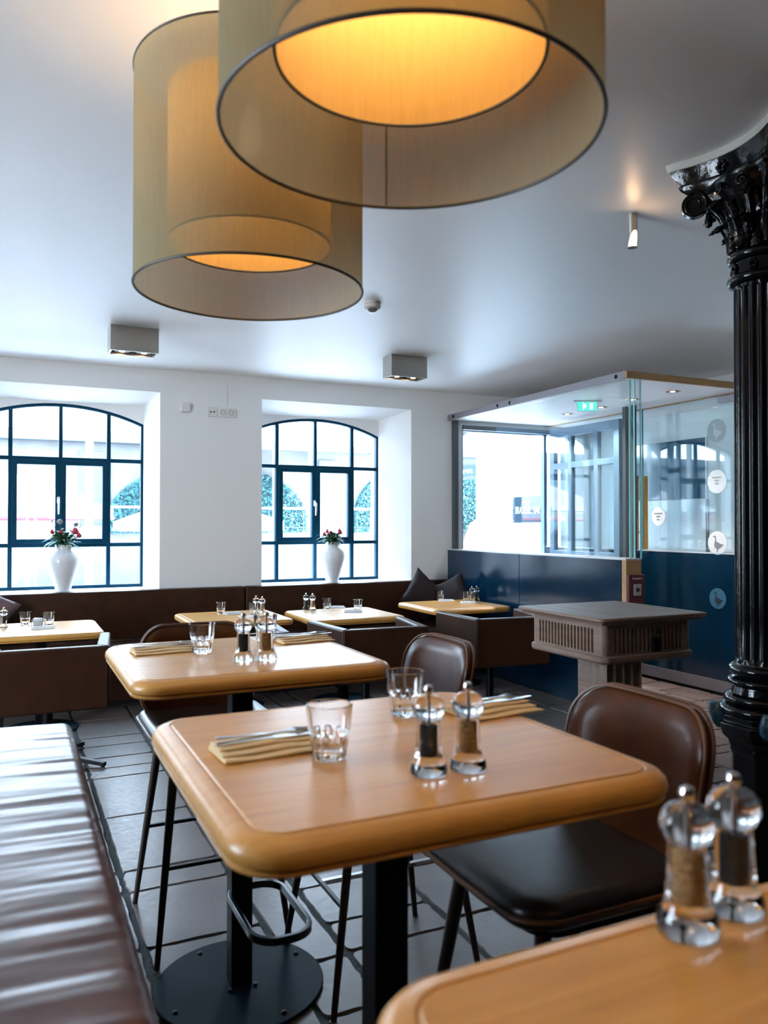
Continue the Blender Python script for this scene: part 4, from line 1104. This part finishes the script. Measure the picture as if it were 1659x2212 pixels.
def setting(x, y, rz, names, z=Z1, kf=True):
    NP.put((x, y, z), rz, names[0], 'cream napkins')
    if kf:
        c, s_ = math.cos(rz), math.sin(rz); o = Vector((c, s_)); nv = Vector((-s_, c))
        for P_, off, l, g_ in ((KN, .012, names[1], 'table knives'), (FK, .034, names[2], 'table forks')):
            P_.put((x + nv.x * off + o.x * .01, y + nv.y * off + o.y * .01, z + .0168), rz, l, g_)
setting(.420, 1.375, R(3), ('cream folded napkin left of the tumbler on the foreground table', 'knife on the left napkin of the foreground table', 'fork on the left napkin of the foreground table'))
setting(.945, 1.450, R(6), ('cream folded napkin right of the mills on the foreground table', 'knife on the right napkin of the foreground table', 'fork on the right napkin of the foreground table'))
setting(.440, 2.580, R(4), ('cream folded napkin left of the tumbler on the second high table', 'knife on the left napkin of the second high table', 'fork on the left napkin of the second high table'))
setting(.920, 2.610, R(6), ('cream folded napkin right of the mills on the second high table', 'knife on the right napkin of the second high table', 'fork on the right napkin of the second high table'))
Z2 = LZ
T(MB().box(.862 - .09, .862 + .09, 2.705 - .055, 2.705 + .055, Z1, Z1 + .004).build('menu_card', M['paper'], smooth=0), 'white card lying behind the right napkin on the second high table', 'card')
for x, y, l in ((.095, 6.33, 'tumbler left of the sugar holder on the leftmost low table'), (.25, 6.21, 'frosted looking tumbler right of the sugar holder on the leftmost low table'),
                (1.55, 6.42, 'tumbler at the left of the low table behind the second high table'), (1.78, 6.26, 'tumbler beside the mills on the low table behind the second high table'),
                (2.46, 6.38, 'tumbler near the mills on the low table below the right window'), (2.655, 6.16, 'tumbler right of centre on the low table below the right window'),
                (3.71, 6.62, 'tumbler at the back of the low table nearest the navy wall'), (3.88, 6.42, 'tumbler beside the mills on the low table nearest the navy wall')):
    TM.put((x, y, Z2), x, l, G)
PM.put((-.045, 6.20, Z2), 0, 'pepper mill on the leftmost low table, cut by the frame', 'pepper mills')
SM.put((1.845, 6.245, Z2), 0, 'mill with pale spice on the low table behind the second high table', 'spice mills')
PM.put((1.815, 6.32, Z2), 0, 'pepper mill on the low table behind the second high table', 'pepper mills')
SM.put((2.31, 6.33, Z2), 0, 'mill with pale spice on the low table below the right window', 'spice mills')
PM.put((2.275, 6.395, Z2), 0, 'pepper mill on the low table below the right window', 'pepper mills')
SM.put((3.945, 6.43, Z2), 0, 'mill with pale spice on the low table nearest the navy wall', 'spice mills')
PM.put((4.015, 6.46, Z2), 0, 'pepper mill on the low table nearest the navy wall', 'pepper mills')
NS.put((.20, 6.02, Z2), R(5), 'small folded napkin in front of the sugar holder, leftmost low table', 'white napkins')
NS.put((1.63, 6.35, Z2), R(20), 'crumpled white napkin on the low table behind the second high table', 'white napkins')
NS.put((2.57, 6.43, Z2), R(-8), 'white napkin at the back of the low table below the right window', 'white napkins')
NS.put((2.57, 6.06, Z2), R(-25), 'white napkin with a fork, front of the low table below the right window', 'white napkins')
FK.put((2.545, 6.07, Z2 + .017), R(125), 'fork on the white napkin of the low table below the right window', 'table forks')
NS.put((3.74, 6.55, Z2), R(-12), 'white napkin under the tumbler at the back, table nearest the navy wall', 'white napkins')
NS.put((3.83, 6.30, Z2), R(-12), 'white napkin at the front of the low table nearest the navy wall', 'white napkins')
T(MB().box(1.63, 1.78, 6.08, 6.20, Z2, Z2 + .003).build('menu_card', M['paper'], smooth=0), 'white card on the low table behind the second high table', 'card')
sg = thing('sugar_holder', (.175, 6.10, Z2), 0, 'glass holder with white sugar sachets on the leftmost low table', 'sugar holder')
MB().rr(.085, .06, .008, [(0, 0), (0, .055), (.003, .055), (.003, .004), (.02, .004)], (0, 0, 0), 4).build('holder', M['glass'], sg, smooth=30)
for k in range(4): MB().box(-.03, .03, -.020 + k * .011, -.014 + k * .011, .006, .068).xf(Matrix.Rotation(R(3 * k - 4), 4, 'Y')).build('sachet', M['paper'], sg, smooth=0)

# ================================================================== OUTSIDE
MB().box(-30, 40, OY + .02, 30, -.35, -.15).build('street_ground', M['street'], kind='structure', smooth=0)
FYY = 14.0
fc = thing('facade_building', (0, FYY, -.15), 0, 'pale rendered building across the street seen through the windows', 'building')
MB().box(-14, 7.2, 0, .4, 0, 3.15).build('wall', M['facade'], fc, smooth=0)
MB().box(7.2, 18, 0, .4, 0, 3.6).build('wall', M['facade'], fc, smooth=0)
MB().box(-14, 18, -.25, -.001, 2.95, 3.06).build('eaves', M['fbeam'], fc, smooth=0)
for x, z, w, h in ((1.25, 1.6, .5, 1.2), (-2.2, 1.5, .7, 1.3), (5.4, 1.9, .35, .9)):
    MB().box(x - w / 2, x + w / 2, -.03, -.001, z, z + h).build('window', M['fwin'], fc, smooth=0)
def ivy(cx, w, zs_, rise, label, z0=1.30):
    n = 26; rnd = random.Random(int(cx * 10)); m = MB()
    out = [(cx - w / 2, z0)] + [(cx + w / 2, z0)] + [(cx + w / 2 * math.cos(PI * i / n), zs_ + rise * math.sin(PI * i / n)) for i in range(n + 1)]
    m.plate(out, [], FYY - .06, FYY + .005)
    for k in range(7000):
        x = cx + rnd.uniform(-w / 2, w / 2); u = (x - cx) / (w / 2); top = zs_ + rise * math.sqrt(max(0, 1 - u * u)); z = rnd.uniform(z0, top)
        s_ = rnd.uniform(.012, .032); a = rnd.uniform(0, 6); y = FYY - .06 - rnd.uniform(0, .08)
        vs_ = [m.b.verts.new((x + s_ * math.cos(a + q * 2.1), y + rnd.uniform(-.03, .03), z + s_ * math.sin(a + q * 2.1))) for q in range(3)]
        m.b.faces.new(vs_)
    return T(m.build('ivy_arch', M['ivy'], smooth=0, recalc=False), label, 'ivy', 'ivy arches across the street', 'stuff' if False else None)
ivy(3.2, 3.5, 1.55, .95, 'ivy-filled arch across the street between the two windows')
ivy(6.80, 1.75, 1.5, .95, 'narrow ivy arch across the street seen at the right edge of the right window')
ivy(8.70, 1.9, 1.6, .78, 'ivy arch under the curved shop sign, seen through the vestibule')
sg = thing('arch_sign', (8.7, FYY - .02, .72), 0, 'curved shop sign with pale letters above the right ivy arch', 'sign')
n = 30; outl = [(1.94 * math.cos(R(60 + 60 * i / n)), 1.94 * math.sin(R(60 + 60 * i / n))) for i in range(n + 1)] + [(1.74 * math.cos(R(60 + 60 * i / n)), 1.74 * math.sin(R(60 + 60 * i / n))) for i in range(n, -1, -1)]
MB().plate(outl, [], -.06, .021).build('sign_band', M['signp'], sg, smooth=0)
# letters follow the arc
word = 'opfersc'
for i, ch in enumerate(word):
    th_ = R(111.2 - 2.55 * i); rx_, rz_ = 1.84, 1.84
    x = rx_ * math.cos(th_); z = rz_ * math.sin(th_); slope = math.atan2(rz_ * math.cos(th_), -rx_ * math.sin(th_)) + PI
    textmesh(ch, .155, M['signw'], 'letter', (x, -.065, z), (R(90), -slope, 0), sg, off=.006)
def parasol(x, y, z, r, label, edge):
    t = thing('parasol', (x, y, -.15), 0, label, 'parasol', 'market parasols in the street')
    MB().tube([(0, 0, 0), (0, 0, z + .05)], .025, 10).build('pole', M['pole'], t)
    m = MB(); top = (0, 0, z); n = 8
    ring_ = [(r * math.cos(2 * PI * i / n + .39), r * math.sin(2 * PI * i / n + .39), z - r * .36) for i in range(n)]
    m.loft([[(.02 * math.cos(2 * PI * i / n + .39), .02 * math.sin(2 * PI * i / n + .39), z) for i in range(n)], ring_, [(p[0], p[1], p[2] - .12) for p in ring_]], True, False)
    m.build('canopy', M['parasol'], t, smooth=0)
    MB().tube([(p[0], p[1], p[2] - .12) for p in ring_], .022, 6, True).build('hem', edge, t)
    k = MB()
    for p in ring_: k.tube([(0, 0, z - .02), (p[0] * .99, p[1] * .99, p[2] - .02)], .010, 5)
    k.build('ribs', edge, t)
parasol(-.2, 11.7, 2.35, 1.55, 'parasol with red ribs seen through the left window', M['parared'])
parasol(2.6, 12.2, 2.1, 1.3, 'pale parasol seen low through the right window', M['pole'])
awn = thing('awning', (4.0, FYY - .3, 2.72), 0, 'pale awning with a dark hem high up behind the right window', 'awning')
am = MB(); am.loft([[(-1.6, .28, .5), (1.6, .28, .5), (1.6, .28, .46), (-1.6, .28, .46)], [(-1.6, -1.1, .06), (1.6, -1.1, .06), (1.6, -1.1, .02), (-1.6, -1.1, .02)]])
am.build('canopy', M['parasol'], awn, smooth=0)
MB().box(-1.6, 1.6, -1.12, -1.09, -.05, .06).build('hem', M['fbeam'], awn, smooth=0)
for x, y, l in ((.80, 9.6, 'pale drain pole outside the left window'), (2.95, 9.4, 'pale pole outside the right window, left one'), (3.42, 9.4, 'pale pole outside the right window, right one'), (7.19, 11.5, 'pale pole beside the ivy arch seen through the vestibule glass')):
    T(MB().tube([(x, y, -.15), (x, y, 4.2)], .045, 12).build('street_pole', M['pole']), l, 'pole', 'street poles')
fe = thing('mesh_fence', (0, 9.9, -.15), 0, 'pale construction mesh fence outside the windows', 'fence')
for k in range(3):
    x0 = -1.9 + 2.15 * k; w = MB()
    for i in range(14): w.box(x0 + i * .155, x0 + i * .155 + .004, 0, .004, .15, 1.78)
    for z in (.35, .75, 1.15, 1.55): w.box(x0, x0 + 2.05, 0, .004, z, z + .005)
    pn = w.build('mesh_panel', M['wire'], fe, smooth=0)
    MB().tube([(x0, 0, .0), (x0, 0, 1.8), (x0 + 2.06, 0, 1.8), (x0 + 2.06, 0, 0)], .021, 8).build('panel_frame', M['pole'], pn)
def otable(x, y, label):
    t = thing('beer_table', (x, y, -.15), R(4), label, 'table', 'outdoor tables'); 
    MB().box(-.9, .9, -.3, .3, .86, .90).build('tabletop', M['pole'], t, smooth=0)
    for sx in (-.7, .7): MB().box(sx - .03, sx + .03, -.25, .25, 0, .86).build('trestle', M['pole'], t, smooth=0)
    b = T(MB().box(x - .9, x + .9, y - .75, y - .5, .30, .34).build('beer_bench', M['pole'], smooth=0), label.replace('table', 'bench'), 'bench', 'outdoor benches')
    for sx in (-.7, .7): MB().box(x + sx - .03, x + sx + .03, y - .73, y - .52, -.15, .30).build('leg', M['pole'], b, smooth=0)
otable(.4, 9.0, 'outdoor table behind the left window'); otable(3.1, 8.9, 'outdoor table behind the right window')
# wall of the entrance passage with the bar sign
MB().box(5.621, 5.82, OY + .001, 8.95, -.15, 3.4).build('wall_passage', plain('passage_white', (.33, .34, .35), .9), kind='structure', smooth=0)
bs = thing('bar_sign', (5.611, 7.85, 1.62), 0, 'blue-grey sign plate reading BRASSERIE . BAR outside the entrance', 'sign')
MB().box(-.012, .009, -.32, .32, -.155, .155).build('plate', M['plate'], bs, smooth=0)
textmesh('BRASSERIE . BAR', .125, M['signw'], 'lettering', (-.016, .0, -.012), (R(90), 0, R(-90)), bs, sx=.56, off=.002)
textmesh('Nad', .12, M['signw'], 'script_lettering', (-.016, .02, .09), (R(90), 0, R(-90)), bs, sx=.9, shear=.45)
for y in (-.30, .30):
    for z in (-.135, .135): MB().lathe([(.008, 0), (.006, .004)], 10).xf(Matrix.Translation((-.012, y, z)) @ Matrix.Rotation(R(-90), 4, 'Y')).build('screw', M['chrome'], bs)
ow = thing('shop_window', (7.35, 13.4, -.15), 0, 'small dark framed shop window low outside the entrance', 'window')
MB().box(-.35, .25, 0, .1, .0, 1.45).build('frame', M['fbeam'], ow, smooth=0); MB().box(-.30, .2, -.01, 0, .65, 1.4).build('pane', M['fwin'], ow, smooth=0)
T(MB().lathe([(.5, -1.05), (.5, 0), (.48, .4), (.35, .75), (.1, .95)], 20, (8.45, 13.2, .7)).build('market_stall', M['orange']), 'orange rounded stall outside the entrance', 'stall')
